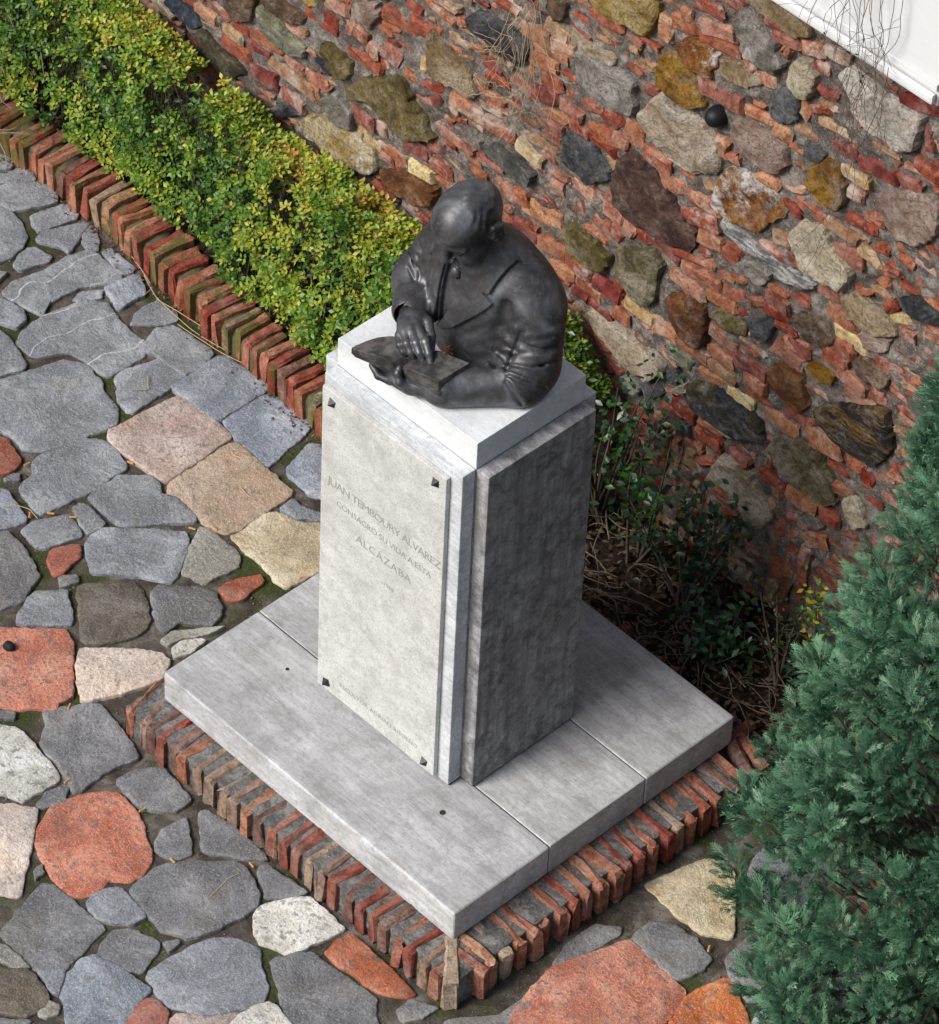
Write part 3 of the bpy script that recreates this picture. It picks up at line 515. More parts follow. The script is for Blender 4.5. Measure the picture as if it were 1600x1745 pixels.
HX, HY = .65, .5926
plinth = empty('marble_plinth', (0, 0, SLAB_Z0))
tag(plinth, 'grey marble base slab in three strips under the pedestal, ringed by a brick kerb', 'plinth')
ys = [-HY, -.1985, .2065, HY]
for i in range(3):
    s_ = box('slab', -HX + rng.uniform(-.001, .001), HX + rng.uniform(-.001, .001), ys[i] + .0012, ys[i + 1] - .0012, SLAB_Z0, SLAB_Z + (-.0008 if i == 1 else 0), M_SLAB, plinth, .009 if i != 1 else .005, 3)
box('joint_filling', -HX + .004, HX - .004, -.215, .225, SLAB_Z0 + .002, SLAB_Z - .004, M_DARKGAP, plinth, 0)
for (x, y, r_) in ((.3395, -.345, .010), (-.405, -.300, .006)):
    bm = bmesh.new(); bmesh.ops.create_cone(bm, segments=14, radius1=r_, radius2=r_ * .85, depth=.003, cap_ends=True)
    bm_obj('metal_plug', bm, M_LEAD, plinth, loc=(x, y, SLAB_Z - SLAB_Z0 + .001))

CX0, CX1, CY0, CY1 = -.3015, .2763, -.2120, .2154
PT = .051
ped = empty('marble_pedestal', ((CX0 + CX1) / 2, (CY0 + CY1) / 2, SLAB_Z))
tag(ped, 'tall marble pedestal with inscribed plaque standing on the grey plinth', 'pedestal')
box('shaft', CX0, CX1, CY0, CY1, SLAB_Z + .0058, PAN_Z - .001, M_SIDE, ped, .001, 1)
box('cap', CX0 - .0005, CX1 + .0005, CY0 - .0005, CY1 + .0005, PAN_Z - .001, CAP_Z, M_CAP, ped, .0025, 2)
pf = box('inscription_panel', CX0 + .001, CX1 - .001, CY0 - PT, CY0 - .0005, SLAB_Z + .007, PAN_Z, M_PANEL, ped, .004, 2)
pf['label'] = 'pale veined marble panel that carries the plaque'
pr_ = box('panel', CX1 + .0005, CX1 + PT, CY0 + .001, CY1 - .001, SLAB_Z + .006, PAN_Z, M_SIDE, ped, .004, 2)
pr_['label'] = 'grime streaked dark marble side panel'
box('panel', CX0 - PT, CX0 - .0005, CY0 + .001, CY1 - .001, SLAB_Z + .006, PAN_Z, M_PANEL, ped, .004, 2)
box('panel', CX0 + .001, CX1 - .001, CY1 + .0005, CY1 + PT, SLAB_Z + .006, PAN_Z, M_PANEL, ped, .004, 2)
box('bedding_joint_shade', CX0 + .003, CX1 - .003, CY0 - PT + .007, CY1 + PT - .006, SLAB_Z - .002, SLAB_Z + .0055, M_DARKGAP, ped, 0)  # mortar joint whose near-black colour also paints contact shade under the panels
box('bedding_joint_shade', CX0 - PT + .006, CX0 + .0025, CY0 + .004, CY1 - .004, SLAB_Z - .002, SLAB_Z + .0055, M_DARKGAP, ped, 0)
box('bedding_joint_shade', CX1 - .0025, CX1 + PT - .006, CY0 + .004, CY1 - .004, SLAB_Z - .002, SLAB_Z + .0055, M_DARKGAP, ped, 0)
PX0, PX1, PZ0, PZ1 = CX0 + .012, CX1 - .047, SLAB_Z + .022, PAN_Z - .032
PY = CY0 - PT - .018
plq = box('plaque', PX0, PX1, PY, CY0 - PT - .0003, PZ0, PZ1, M_PLAQUE, ped, .0035, 2)
plq['label'] = 'inscribed stone plaque with four pyramid studs'
def stud(x, z, rot):
    bm = bmesh.new()
    bmesh.ops.create_cone(bm, segments=4, radius1=.0185, radius2=.0012, depth=.018, cap_ends=True)
    o = bm_obj('stud', bm, M_LEAD, plq)
    o.rotation_euler = (R(90), rot, 0)
    o.location = Vector((x, PY - .009, z)) - ped.location - plq.location
for sx in (PX0 + .042, PX1 - .042):
    for sz in (PZ0 + .034, PZ1 - .040):
        stud(sx, sz, R(45 + rng.uniform(-18, 18)))
def lettering(s, x, z, size, spacing=1.0, align='CENTER'):
    cu = bpy.data.curves.new('inscription', 'FONT')
    cu.body = s; cu.size = size; cu.align_x = align; cu.space_character = spacing
    cu.extrude = .0004; cu.resolution_u = 2
    cu.offset = -.0003
    tmp = bpy.data.objects.new('tmp', cu); COL.objects.link(tmp)
    dg = bpy.context.evaluated_depsgraph_get(); dg.update()
    me = bpy.data.meshes.new_from_object(tmp.evaluated_get(dg))
    bpy.data.objects.remove(tmp)
    me.name = 'inscription'
    me.materials.clear(); me.materials.append(M_LETTER)
    o = bpy.data.objects.new('inscription', me)
    link(o, plq)
    o.rotation_euler = (R(90), 0, 0)
    o.location = Vector((x, PY - .0004, z)) - ped.location - plq.location
    return o
PXC = (PX0 + PX1) / 2
lettering('JUAN TEMBOURY ALVAREZ', PXC + .012, 1.140, .044, .86)
lettering('CONSAGRÓ SU VIDA A ESTA', PXC + .012, 1.075, .033, .93)
lettering('ALCAZABA', PXC + .014, .990, .043, 1.12)
lettering('1968', PXC + .040, .900, .022, 1.0)
lettering('ESCULTOR ADRIÁN RISUEÑO', PXC + .014, PZ0 + .062, .025, 1.06)
# ------------------------------------------------------------------ bronze bust
def mat_bronze():
    t = NT('dark_bronze')
    n1 = t.noise(t.co, 9, 6, .62, .6); n2 = t.noise(t.co, 60, 5, .7)
    st = t.noise(t.mapping((14, 14, 3)), 3.2, 4, .6)
    c = t.ramp(n1, [(.40, (.034, .034, .038)), (.5, (.066, .067, .073)), (.58, (.105, .106, .112)), (.66, (.15, .16, .17))])
    c = t.mix(t.ramp(st, [(.48, 0.), (.60, .45)]), c, (.062, .052, .045))
    c = t.mix(t.ramp(n2, [(.55, 0.), (.66, .4)]), c, (.15, .16, .165))
    nm = t.bump(t.mix(.5, n2, n1), .3, .005)
    return t.done(c, t.ramp(n1, [(.3, .52), (.7, .34)]), nm, spec=.5, metal=.45)

def mat_bronze_pages():
    t = NT('bronze_pages')
    n1 = t.noise(t.co, 22, 6, .65, .4)
    n2 = t.noise(t.mapping((8, 8, 160)), 3, 4, .6)
    c = t.ramp(n1, [(.40, (.035, .033, .032)), (.5, (.075, .070, .065)), (.62, (.13, .122, .115))])
    return t.done(c, .55, t.bump(t.mix(.6, n1, n2), .3, .004), spec=.5, metal=.3)

M_BRONZE = mat_bronze()
M_PAGES = mat_bronze_pages()

class Field:
    """signed-distance sculpting grid, meshed with surface nets"""
    def __init__(s, lo, hi, h):
        s.lo = np.array(lo, float); s.h = h
        s.n = np.ceil((np.array(hi) - s.lo) / h).astype(int) + 1
        s.ax = [s.lo[i] + h * np.arange(s.n[i]) for i in range(3)]
        s.d = np.full(tuple(s.n), 1.0, np.float32)
    def sub(s, lo, hi, pad):
        i0 = np.clip(np.floor((np.array(lo) - pad - s.lo) / s.h).astype(int), 0, s.n)
        i1 = np.clip(np.ceil((np.array(hi) + pad - s.lo) / s.h).astype(int) + 1, 0, s.n)
        sl = tuple(slice(a, b) for a, b in zip(i0, i1))
        X = s.ax[0][sl[0]].astype(np.float32)[:, None, None]; Y = s.ax[1][sl[1]].astype(np.float32)[None, :, None]; Z = s.ax[2][sl[2]].astype(np.float32)[None, None, :]
        return sl, X, Y, Z
    def comb(s, sl, e, k, op):
        a = s.d[sl]
        if op == 'add':
            r = np.minimum(a, e)
            if k > 0: hh = np.maximum(k - np.abs(a - e), 0) / k; r = r - hh * hh * k * .25
        else:
            r = np.maximum(a, -e)
            if k > 0: hh = np.maximum(k - np.abs(a + e), 0) / k; r = r + hh * hh * k * .25
        s.d[sl] = r
    def ell(s, c, r, k=.02, op='add', rot=None):
        m = max(r); c = np.array(c, float)
        sl, X, Y, Z = s.sub(c - m, c + m, k + .06)
        p = [X - c[0], Y - c[1], Z - c[2]]
        if rot is not None:      # rows = local axes in world
            p = [rot[i][0] * p[0] + rot[i][1] * p[1] + rot[i][2] * p[2] for i in range(3)]
        k0 = np.sqrt((p[0] / r[0]) ** 2 + (p[1] / r[1]) ** 2 + (p[2] / r[2]) ** 2) + 1e-6
        k1 = np.sqrt((p[0] / r[0] ** 2) ** 2 + (p[1] / r[1] ** 2) ** 2 + (p[2] / r[2] ** 2) ** 2) + 1e-6
        s.comb(sl, k0 * (k0 - 1) / k1, k, op)
    def cap(s, a, b, ra, rb, k=.02, op='add'):
        a = np.array(a, float); b = np.array(b, float); m = max(ra, rb)
        sl, X, Y, Z = s.sub(np.minimum(a, b) - m, np.maximum(a, b) + m, k + .06)
        ba = b - a; L = ba @ ba
        px, py, pz = X - a[0], Y - a[1], Z - a[2]
        t = np.clip((px * ba[0] + py * ba[1] + pz * ba[2]) / L, 0, 1)
        e = np.sqrt((px - t * ba[0]) ** 2 + (py - t * ba[1]) ** 2 + (pz - t * ba[2]) ** 2) - (ra + (rb - ra) * t)
        s.comb(sl, e, k, op)
    def chain(s, pts, rad, k=.01, op='add'):
        for i in range(len(pts) - 1): s.cap(pts[i], pts[i + 1], rad[i], rad[i + 1], k, op)
    def mesh(s):
        d = s.d; n = s.n; neg = d < 0
        cnt = np.zeros(tuple(n - 1), np.float32); acc = [np.zeros(tuple(n - 1), np.float32) for _ in range(3)]
        S = lambda o: tuple(slice(o[i], o[i] + n[i] - 1) for i in range(3))
        corners = [(i, j, k) for i in (0, 1) for j in (0, 1) for k in (0, 1)]
        for c in corners:
            for ax in range(3):
                if c[ax]: continue
                c2 = list(c); c2[ax] = 1
                a, b = d[S(c)], d[S(c2)]
                x = neg[S(c)] != neg[S(c2)]
                t = np.where(x, a / np.where(x, a - b, 1), 0)
                cnt += x
                for q in range(3):
                    acc[q] += np.where(x, (t if q == ax else c[q]), 0)
        act = cnt > 0
        idx = np.full(act.shape, -1, np.int64); idx[act] = np.arange(act.sum())
        ii = np.argwhere(act)
        V = s.lo + s.h * (ii + np.stack([acc[q][act] / cnt[act] for q in range(3)], 1))
        F = []
        for ax in range(3):
            u, v = (ax + 1) % 3, (ax + 2) % 3
            sa = [slice(1, n[i] - 1) for i in range(3)]; sa[ax] = slice(0, n[ax] - 1)
            sb = list(sa); sb[ax] = slice(1, n[ax])
            na, nb = neg[tuple(sa)], neg[tuple(sb)]
            for flip in (False, True):
                x = (na & ~nb) if not flip else (~na & nb)
                e = np.argwhere(x)
                if not len(e): continue
                e[:, u] += 1; e[:, v] += 1
                q = []
                for du, dv in ((-1, -1), (0, -1), (0, 0), (-1, 0)):
                    w = e.copy(); w[:, u] += du; w[:, v] += dv
                    q.append(idx[w[:, 0], w[:, 1], w[:, 2]])
                q = np.stack(q, 1)
                F.append(q[:, ::-1] if flip else q)
        return V, np.concatenate(F)

def poly_sd(px, pz, poly):
    """2-D signed distance to a polygon, broadcast arrays"""
    poly = np.array(poly, np.float32); n = len(poly)
    d = np.full(np.broadcast(px, pz).shape, 1e9, np.float32); ins = np.zeros(d.shape, bool)
    j = n - 1
    for i in range(n):
        e = poly[j] - poly[i]; wx = px - poly[i][0]; wz = pz - poly[i][1]
        t = np.clip((wx * e[0] + wz * e[1]) / (e @ e), 0, 1)
        d = np.minimum(d, (wx - e[0] * t) ** 2 + (wz - e[1] * t) ** 2)
        c = (poly[i][1] > pz) != (poly[j][1] > pz)
        xi = (poly[j][0] - poly[i][0]) * (pz - poly[i][1]) / (poly[j][1] - poly[i][1] + 1e-12) + poly[i][0]
        ins ^= c & (px < xi)
        j = i
    d = np.sqrt(d)
    return np.where(ins, -d, d)

# cloth creases: polyline, depth (negative = raised), width; pressed in across the surface
FOLDS = [    ([(0.183, 0.038, 1.847), (0.199, -0.011, 1.801), (0.208, -0.041, 1.773)], 0.006, 0.008),
    ([(0.21, -0.025, 1.783), (0.254, 0.011, 1.778), (0.289, 0.067, 1.793)], 0.004, 0.006),
    ([(0.221, -0.046, 1.76), (0.266, -0.021, 1.747), (0.317, 0.016, 1.738)], 0.0045, 0.006),
    ([(0.216, -0.041, 1.768), (0.259, -0.014, 1.756), (0.31, 0.023, 1.747)], -0.003, 0.006),
    ([(0.226, -0.057, 1.749), (0.256, -0.059, 1.727), (0.289, -0.055, 1.707)], 0.0045, 0.006),
    ([(0.229, -0.046, 1.755), (0.263, -0.046, 1.731), (0.295, -0.043, 1.711)], -0.003, 0.007),
    ([(0.2, 0.031, 1.83), (0.238, 0.076, 1.836), (0.26, 0.121, 1.853)], 0.003, 0.008),
    ([(0.208, 0.006, 1.807), (0.25, 0.051, 1.809), (0.281, 0.099, 1.823)], 0.003, 0.008),
    ([(0.193, 0.037, 1.84), (0.231, 0.083, 1.846), (0.252, 0.128, 1.863)], -0.0015, 0.008),
    ([(0.016, -0.12, 1.795), (0.092, -0.079, 1.771), (0.163, -0.027, 1.759)], 0.003, 0.012),
    ([(0.046, -0.075, 1.807), (0.09, 0.002, 1.831), (0.142, 0.064, 1.839)], 0.002, 0.01),
    ([(0.09, -0.056, 1.789), (0.127, -0.002, 1.803), (0.153, 0.054, 1.824)], 0.002, 0.01),
    ([(-0.249, 0.009, 1.818), (-0.206, 0.0, 1.782)], 0.004, 0.006),
    ([(-0.247, 0.044, 1.842), (-0.215, 0.022, 1.804), (-0.203, 0.001, 1.78)], 0.004, 0.006),
    ([(-0.248, -0.035, 1.786), (-0.207, -0.006, 1.778)], 0.003, 0.006),
    ([(-0.199, -0.017, 1.765), (-0.16, -0.026, 1.73), (-0.117, -0.024, 1.703)], 0.004, 0.005),
    ([(-0.113, -0.049, 1.937), (-0.054, -0.114, 1.849)], 0.0016, 0.007),
    ([(-0.086, -0.037, 1.926), (-0.039, -0.103, 1.846)], 0.0016, 0.007),
    ([(0.086, -0.182, 1.702), (0.172, -0.114, 1.69), (0.22, -0.056, 1.699)], 0.0015, 0.014)]

CREASE_N = np.array((-.495, .506, -.707))

def build_figure(H=.0025):
    g = Field((-.37, -.32, CAP_Z + .001 - 5 * H), (.36, .29, 2.42), H)
    # trunk: back, chest, belly
    g.ell((-.01, .115, 1.66), (.205, .150, .26), .0)
    g.ell((-.01, .090, 1.85), (.195, .128, .20), .06)
    g.ell((-.01, .125, 1.900), (.220, .105, .125), .06)
    g.cap((-.150, .120, 1.935), (.120, .115, 1.925), .070, .072, .06)      # shoulder girdle
    g.cap((-.01, .100, 1.945), (-.01, .045, 2.030), .088, .066, .06)       # collar / neck root
    # left arm (his left, +x): upper arm, elbow, forearm along the front edge
    g.cap((.166, .112, 1.888), (.212, .066, 1.735), .086, .078, .032)
    g.ell((.212, .020, 1.700), (.075, .075, .064), .05)
    g.cap((.208, .000, 1.698), (.078, -.168, 1.690), .070, .054, .035)
    # right arm
    g.cap((-.178, .112, 1.925), (-.240, .055, 1.780), .080, .074, .035)
    g.ell((-.235, .045, 1.755), (.070, .072, .066), .04)
    g.cap((-.232, .030, 1.752), (-.150, -.075, 1.770), .066, .050, .035)
    # hollow between arm and trunk
    g.cap((.135, .02, 1.93), (.150, -.045, 1.74), .010, .014, .035, 'sub')
    g.cap((-.150, .02, 1.96), (-.172, -.03, 1.84), .008, .010, .03, 'sub')
    # sleeve folds of the left elbow
    for a, b, r in (((.150, .000, 1.800), (.262, .045, 1.775), .009), ((.160, -.030, 1.765), (.255, -.005, 1.735), .008), ((.205, .005, 1.835), (.282, .085, 1.815), .007),
                    ((.118, -.055, 1.735), (.168, -.095, 1.675), .006)):
        g.cap(a, b, r * .8, .0008, .02, 'sub')
    for a, b, r in (((.150, -.020, 1.783), (.268, .015, 1.745), .010), ((.140, -.045, 1.752), (.190, -.078, 1.678), .009), ((.155, .010, 1.820), (.275, .062, 1.795), .009),
                    ((.175, .03, 1.87), (.268, .11, 1.865), .008)):
        g.cap(a, b, r, .002, .024)
    # right sleeve folds
    for a, b, r in (((-.285, .045, 1.86), (-.205, -.005, 1.845), .006), ((-.300, .06, 1.91), (-.21, .02, 1.90), .006), ((-.29, .01, 1.80), (-.215, -.03, 1.80), .005)):
        g.cap(a, b, r, .0008, .016, 'sub')
    # --- jacket front: opening, lapels, tie (offsets of the trunk surface inside outlines seen from the front)
    sl, X, Y, Z = g.sub((-.19, -.12, 1.70), (.17, .12, 2.16), .0)
    base = g.d[sl].copy()
    front = (Y - .09)                                              # only the front half
    opening = poly_sd(X, Z, [(-.080, 1.75), (-.076, 1.86), (-.072, 1.96), (-.06, 2.1), (.03, 2.1), (.0, 1.97), (-.008, 1.89), (-.045, 1.80)])
    lapL = poly_sd(X, Z, [(-.082, 1.745), (-.045, 1.80), (-.006, 1.89), (.002, 1.97), (.02, 2.12), (.10, 2.12), (.106, 2.04), (.093, 1.958), (.074, 1.958), (.108, 1.932), (.09, 1.903), (.05, 1.855), (.0, 1.795), (-.05, 1.748)])
    lapR = poly_sd(X, Z, [(-.086, 1.745), (-.080, 1.86), (-.076, 1.96), (-.065, 2.12), (-.13, 2.12), (-.165, 1.96), (-.158, 1.86), (-.125, 1.77)])
    tie = poly_sd(X, Z, [(-.060, 1.80), (-.055, 1.93), (-.040, 1.965), (-.050, 2.00), (.0, 2.0), (-.012, 1.965), (-.002, 1.93), (-.012, 1.86)])
    d = base
    cut = np.maximum(np.maximum(opening, front), -(base + .016))
    d = np.maximum(d, -np.maximum(np.maximum(opening, front), -(base + .015)))
    d = np.minimum(d, np.maximum(np.maximum(tie, front), np.abs(base + .010) - .007))
    for lp in (lapL, lapR):
        e = np.maximum(np.maximum(lp, front), np.abs(base + .0) - .0120)
        d = np.minimum(d, e)
    g.d[sl] = d
    # groove under lapel edge, tie knot
    g.ell((-.026, -.026, 1.972), (.017, .012, .020), .008)
    # jacket overlap below the closing point
    g.chain([(-.080, -.046, 1.75), (-.078, -.050, 1.70), (-.07, -.050, 1.66)], [.004, .004, .004], .006, 'sub')
    # --- head (local axes: right, forward, up)
    s = 1.045; ph = R(25); ya = R(-4); E = np.array((-.012, .022, 2.142))
    cy, sy_ = math.cos(ya), math.sin(ya)
    yw = lambda v: np.array((cy * v[0] - sy_ * v[1], sy_ * v[0] + cy * v[1], v[2]))
    fx = yw((1., 0, 0)); ff = yw((0, -math.cos(ph), -math.sin(ph))); fu = yw((0, -math.sin(ph), math.cos(ph)))
    rot = np.stack([fx, ff, fu])
    L = lambda x, f, u: E + s * (x * fx + f * ff + u * fu)
    e = lambda c, r, k=.02, op='add': g.ell(L(*c), tuple(s * q for q in r), k, op, rot)
    q = lambda a, b, ra, rb, k=.01, op='add': g.cap(L(*a), L(*b), s * ra, s * rb, k, op)
    hsub = g.d.copy()
    g.d[:] = 1.0
    e((0, -.004, .046), (.077, .096, .080), .0)          # cranium
    e((0, .040, .052), (.070, .068, .066), .03)          # forehead
    e((0, .036, -.030), (.066, .062, .078), .03)         # face
    e((0, .062, -.085), (.046, .040, .036), .03)         # chin
    e((0, .020, -.085), (.058, .055, .035), .03)         # jowl
    for x in (-1, 1):
        e((x * .036, .062, -.040), (.030, .034, .034), .025)      # cheeks
        q((x * .012, .098, .013), (x * .054, .078, .012), .0125, .009, .012)   # brow
        e((x * .032, .104, -.009), (.021, .020, .0125), .010, 'sub')          # socket
        e((x * .032, .083, -.009), (.0150, .0140, .0130), .004)              # eyeball
        q((x * .018, .096, -.001), (x * .047, .086, -.003), .0040, .0035, .005)   # upper lid
        q((x * .019, .094, -.017), (x * .046, .085, -.017), .0032, .0030, .005)
        e((x * .012, .108, -.043), (.0100, .0100, .0085), .007)              # nostril wing
        q((x * .022, .098, -.045), (x * .036, .080, -.070), .0030, .0025, .012, 'sub')  # fold
        # ear
        e((x * .079, -.018, .002), (.0095, .020, .033), .008)
        e((x * .090, -.015, .004), (.0070, .012, .022), .005, 'sub')
        q((x * .085, -.034, .020), (x * .086, -.016, .034), .0045, .0045, .006)
    q((0, .096, .008), (0, .120, -.034), .0085, .0125, .009)     # nose
    e((0, .122, -.037), (.0120, .0110, .0100), .007)
    q((-.021, .090, -.067), (.021, .090, -.067), .0055, .0055, .007)   # lips
    q((-.018, .088, -.077), (.018, .088, -.077), .0060, .0060, .006)
    q((-.024, .0985, -.0715), (.024, .0985, -.0715), .0022, .0022, .004, 'sub')
    e((0, .090, -.0885), (.022, .006, .004), .006, 'sub')
    g.cap(L(0, -.012, -.03), (-.01, .070, 2.00), .060, .066, .03)     # neck
    # hair: thin layer with combed grooves
    sl, X, Y, Z = g.sub(E - .22, E + .22, 0)
    px, py, pz = (X - E[0]) / s, (Y - E[1]) / s, (Z - E[2]) / s
    lf = ff[0] * px + ff[1] * py + ff[2] * pz; lu = fu[0] * px + fu[1] * py + fu[2] * pz; lx = fx[0] * px + fx[1] * py + 0 * lf
    al = np.abs(lx)
    region = lf - (.030 - .85 * np.maximum(.062 - al, 0) + .15 * (lu - .03) + .004 * np.sin(lx * 90))
    region = np.maximum(region, -.030 - lu + np.minimum(lf, 0) * .9)      # stops at the nape
    mask = np.clip(-region / .024, 0, 1).astype(np.float32)
    mask = mask * mask * (3 - 2 * mask)
    side = np.clip((al - .040) / .026, 0, 1)
    top = np.sin(lx * 210 + lf * 70 + 3 * np.sin(lf * 38 + lx * 25))
    sd = np.sin(lu * 230 + lf * 95 + 2.2 * np.sin(lf * 75) + 1.2 * np.sin(lu * 60)) + .6 * np.sin(lf * 170 - lu * 120)
    groove = (1 - side) * .45 * top + side * .75 * sd
    g.d[sl] -= (mask * (.0016 + .0016 * side + .0017 * groove)).astype(np.float32)
    head = g.d; g.d = hsub
    kk = .012
    hh = np.maximum(kk - np.abs(g.d - head), 0) / kk
    g.d = np.minimum(g.d, head) - hh * hh * kk * .25
    # --- cloth creases
    for pts, amp, w in FOLDS:
        pts = np.array(pts)
        sl, X, Y, Z = g.sub(pts.min(0), pts.max(0), .11)
        best = None
        for a, b in zip(pts[:-1], pts[1:]):
            ba = b - a; ba2 = ba - CREASE_N * (ba @ CREASE_N); L2 = ba2 @ ba2
            px, py, pz = X - a[0], Y - a[1], Z - a[2]
            dn = px * CREASE_N[0] + py * CREASE_N[1] + pz * CREASE_N[2]
            qx, qy, qz = px - dn * CREASE_N[0], py - dn * CREASE_N[1], pz - dn * CREASE_N[2]
            t = np.clip((qx * ba2[0] + qy * ba2[1] + qz * ba2[2]) / L2, 0, 1)
            r2 = (qx - t * ba2[0]) ** 2 + (qy - t * ba2[1]) ** 2 + (qz - t * ba2[2]) ** 2
            f_ = np.exp(-r2 / w ** 2) * (np.abs(dn) < .10)
            best = f_ if best is None else np.maximum(best, f_)
        g.d[sl] += (amp * best).astype(np.float32)
    # --- cuffs
    g.cap((-.178, -.040, 1.766), (-.152, -.073, 1.772), .057, .0545, .006)
    g.cap((-.155, -.070, 1.772), (-.128, -.100, 1.775), .044, .044, .004, 'sub')
    g.cap((.125, -.108, 1.692), (.088, -.156, 1.690), .0590, .0575, .006)
    # --- right hand with pen
    wr = (-.148, -.082, 1.772)
    g.cap(wr, (-.110, -.105, 1.786), .030, .034, .006)
    g.ell((-.090, -.120, 1.790), (.050, .046, .026), .014)
    g.ell((-.078, -.146, 1.788), (.036, .036, .022), .014)
    fing = [([(-.066, -.128, 1.800), (-.006, -.152, 1.797), (.020, -.164, 1.778), (.037, -.172, 1.759)], [.0125, .0115, .0100, .0075]),
            ([(-.072, -.146, 1.797), (-.026, -.170, 1.790), (-.002, -.178, 1.772), (.012, -.180, 1.756)], [.0125, .0115, .0100, .0080]),
            ([(-.080, -.162, 1.790), (-.046, -.186, 1.784), (-.026, -.190, 1.766), (-.018, -.188, 1.754)], [.0120, .0110, .0098, .0078]),
            ([(-.090, -.174, 1.778), (-.064, -.196, 1.772), (-.048, -.198, 1.758), (-.042, -.196, 1.750)], [.0110, .0100, .0090, .0070]),
            ([(-.110, -.078, 1.786), (-.060, -.094, 1.800), (-.020, -.118, 1.788), (.010, -.142, 1.768)], [.0170, .0140, .0120, .0085])]
    for p, r in fing: g.chain(p, [q_ * 1.14 for q_ in r], .005)
    for p, r in fing[:4]:                                # tendons to the knuckles
        g.cap((-.118, -.098, 1.795), p[0], .007, .009, .012)
    g.cap((-.015, -.136, 1.806), (.046, -.172, 1.7525), .0055, .0022, .002)     # pen
    # --- left hand under the book
    g.cap((.070, -.165, 1.688), (.010, -.215, 1.683), .040, .032, .012)
    g.ell((-.025, -.222, 1.684), (.050, .036, .022), .015)
    for i, (a, b, c) in enumerate((((-.045, -.246, 1.676), (-.085, -.256, 1.676), (-.118, -.252, 1.690)), ((-.050, -.228, 1.674), (-.098, -.238, 1.674), (-.134, -.238, 1.690)),
                                   ((-.050, -.210, 1.674), (-.098, -.216, 1.674), (-.136, -.218, 1.690)), ((-.045, -.192, 1.676), (-.085, -.196, 1.676), (-.118, -.198, 1.690)))):
        g.chain([a, b, c], [.0125, .0115, .0090], .006)
    g.chain([(.012, -.236, 1.690), (-.002, -.252, 1.708), (-.016, -.248, 1.728), (-.020, -.238, 1.739)], [.016, .0125, .0115, .0100], .006)   # thumb
    # flat foot on the stone
    g.d = np.maximum(g.d, np.float32(CAP_Z + .001) - g.ax[2].astype(np.float32)[None, None, :])
    return g.mesh()

def build_book(root):
    """open book: curved page block, left leaves drooping; parts cover, pages"""
    # rows across the width (x'), front edge y0, back edge y1, top z
    stations = [  # (front x,y,z top) (back x,y,z top) thickness
        ((-.178, -.262, 1.730), (-.168, -.228, 1.735), .008),
        ((-.170, -.276, 1.737), (-.150, -.200, 1.744), .013),
        ((-.150, -.280, 1.743), (-.125, -.180, 1.754), .017),
        ((-.110, -.268, 1.752), (-.085, -.158, 1.766), .026),
        ((-.070, -.256, 1.755), (-.050, -.148, 1.769), .034),
        ((-.047, -.246, 1.745), (-.029, -.139, 1.760), .030),
        ((-.032, -.240, 1.722), (-.015, -.133, 1.740), .013),
        ((-.016, -.236, 1.741), (-.002, -.129, 1.756), .030),
        ((.010, -.231, 1.754), (.022, -.123, 1.766), .041),
        ((.055, -.221, 1.758), (.066, -.112, 1.768), .041),
        ((.108, -.208, 1.760), (.118, -.098, 1.770), .040)]
    nt = 9
    V, F = [], []
    for a, b, th in stations:
        a = np.array(a); b = np.array(b)
        for j in range(nt):
            t = j / (nt - 1)
            V.append(a + (b - a) * t)
        for j in range(nt):
            t = j / (nt - 1)
            V.append(a + (b - a) * t - np.array((0, 0, th)))
    n = len(stations); st = 2 * nt
    for i in range(n - 1):
        for j in range(nt - 1):
            q = i * st + j
            F.append((q, q + st, q + st + 1, q + 1))
            q2 = q + nt
            F.append((q2, q2 + 1, q2 + st + 1, q2 + st))
        F.append((i * st, i * st + nt, (i + 1) * st + nt, (i + 1) * st))
        F.append((i * st + nt - 1, (i + 1) * st + nt - 1, (i + 1) * st + 2 * nt - 1, i * st + 2 * nt - 1))
    for j in range(nt - 1):
        F.append((j, j + 1, j + 1 + nt, j + nt))
        q = (n - 1) * st + j
        F.append((q, q + nt, q + nt + 1, q + 1))
    V = np.array(V)
    V[:, 2] += .0012 * vnoise(V, 40, 3)
    pg = mesh_np('pages', V - np.array(bust.location), F, M_PAGES, root)
    bv = pg.modifiers.new('bevel', 'BEVEL'); bv.width = .0022; bv.segments = 2; bv.limit_method = 'ANGLE'; bv.angle_limit = R(40)
    # cover board below, a little larger
    W, G = [], []
    for k, (a, b, th) in enumerate(stations):
        a = np.array(a); b = np.array(b); d = (b - a) / np.linalg.norm(b - a)
        ex = -.006 if k == 0 else (.006 if k == n - 1 else 0)
        for p in (a - d * .006, b + d * .006):
            base = p + np.array((ex, 0, -th - .0005))
            W.append(base); W.append(base - np.array((0, 0, .005)))
    for i in range(n - 1):
        q = i * 4
        G += [(q, q + 4, q + 6, q + 2), (q + 1, q + 3, q + 7, q + 5), (q, q + 1, q + 5, q + 4), (q + 2, q + 6, q + 7, q + 3)]
    G += [(0, 2, 3, 1), ((n - 1) * 4, (n - 1) * 4 + 1, (n - 1) * 4 + 3, (n - 1) * 4 + 2)]
    cv = mesh_np('cover', np.array(W) - np.array(bust.location), G, M_BRONZE, root)
    return pg, cv

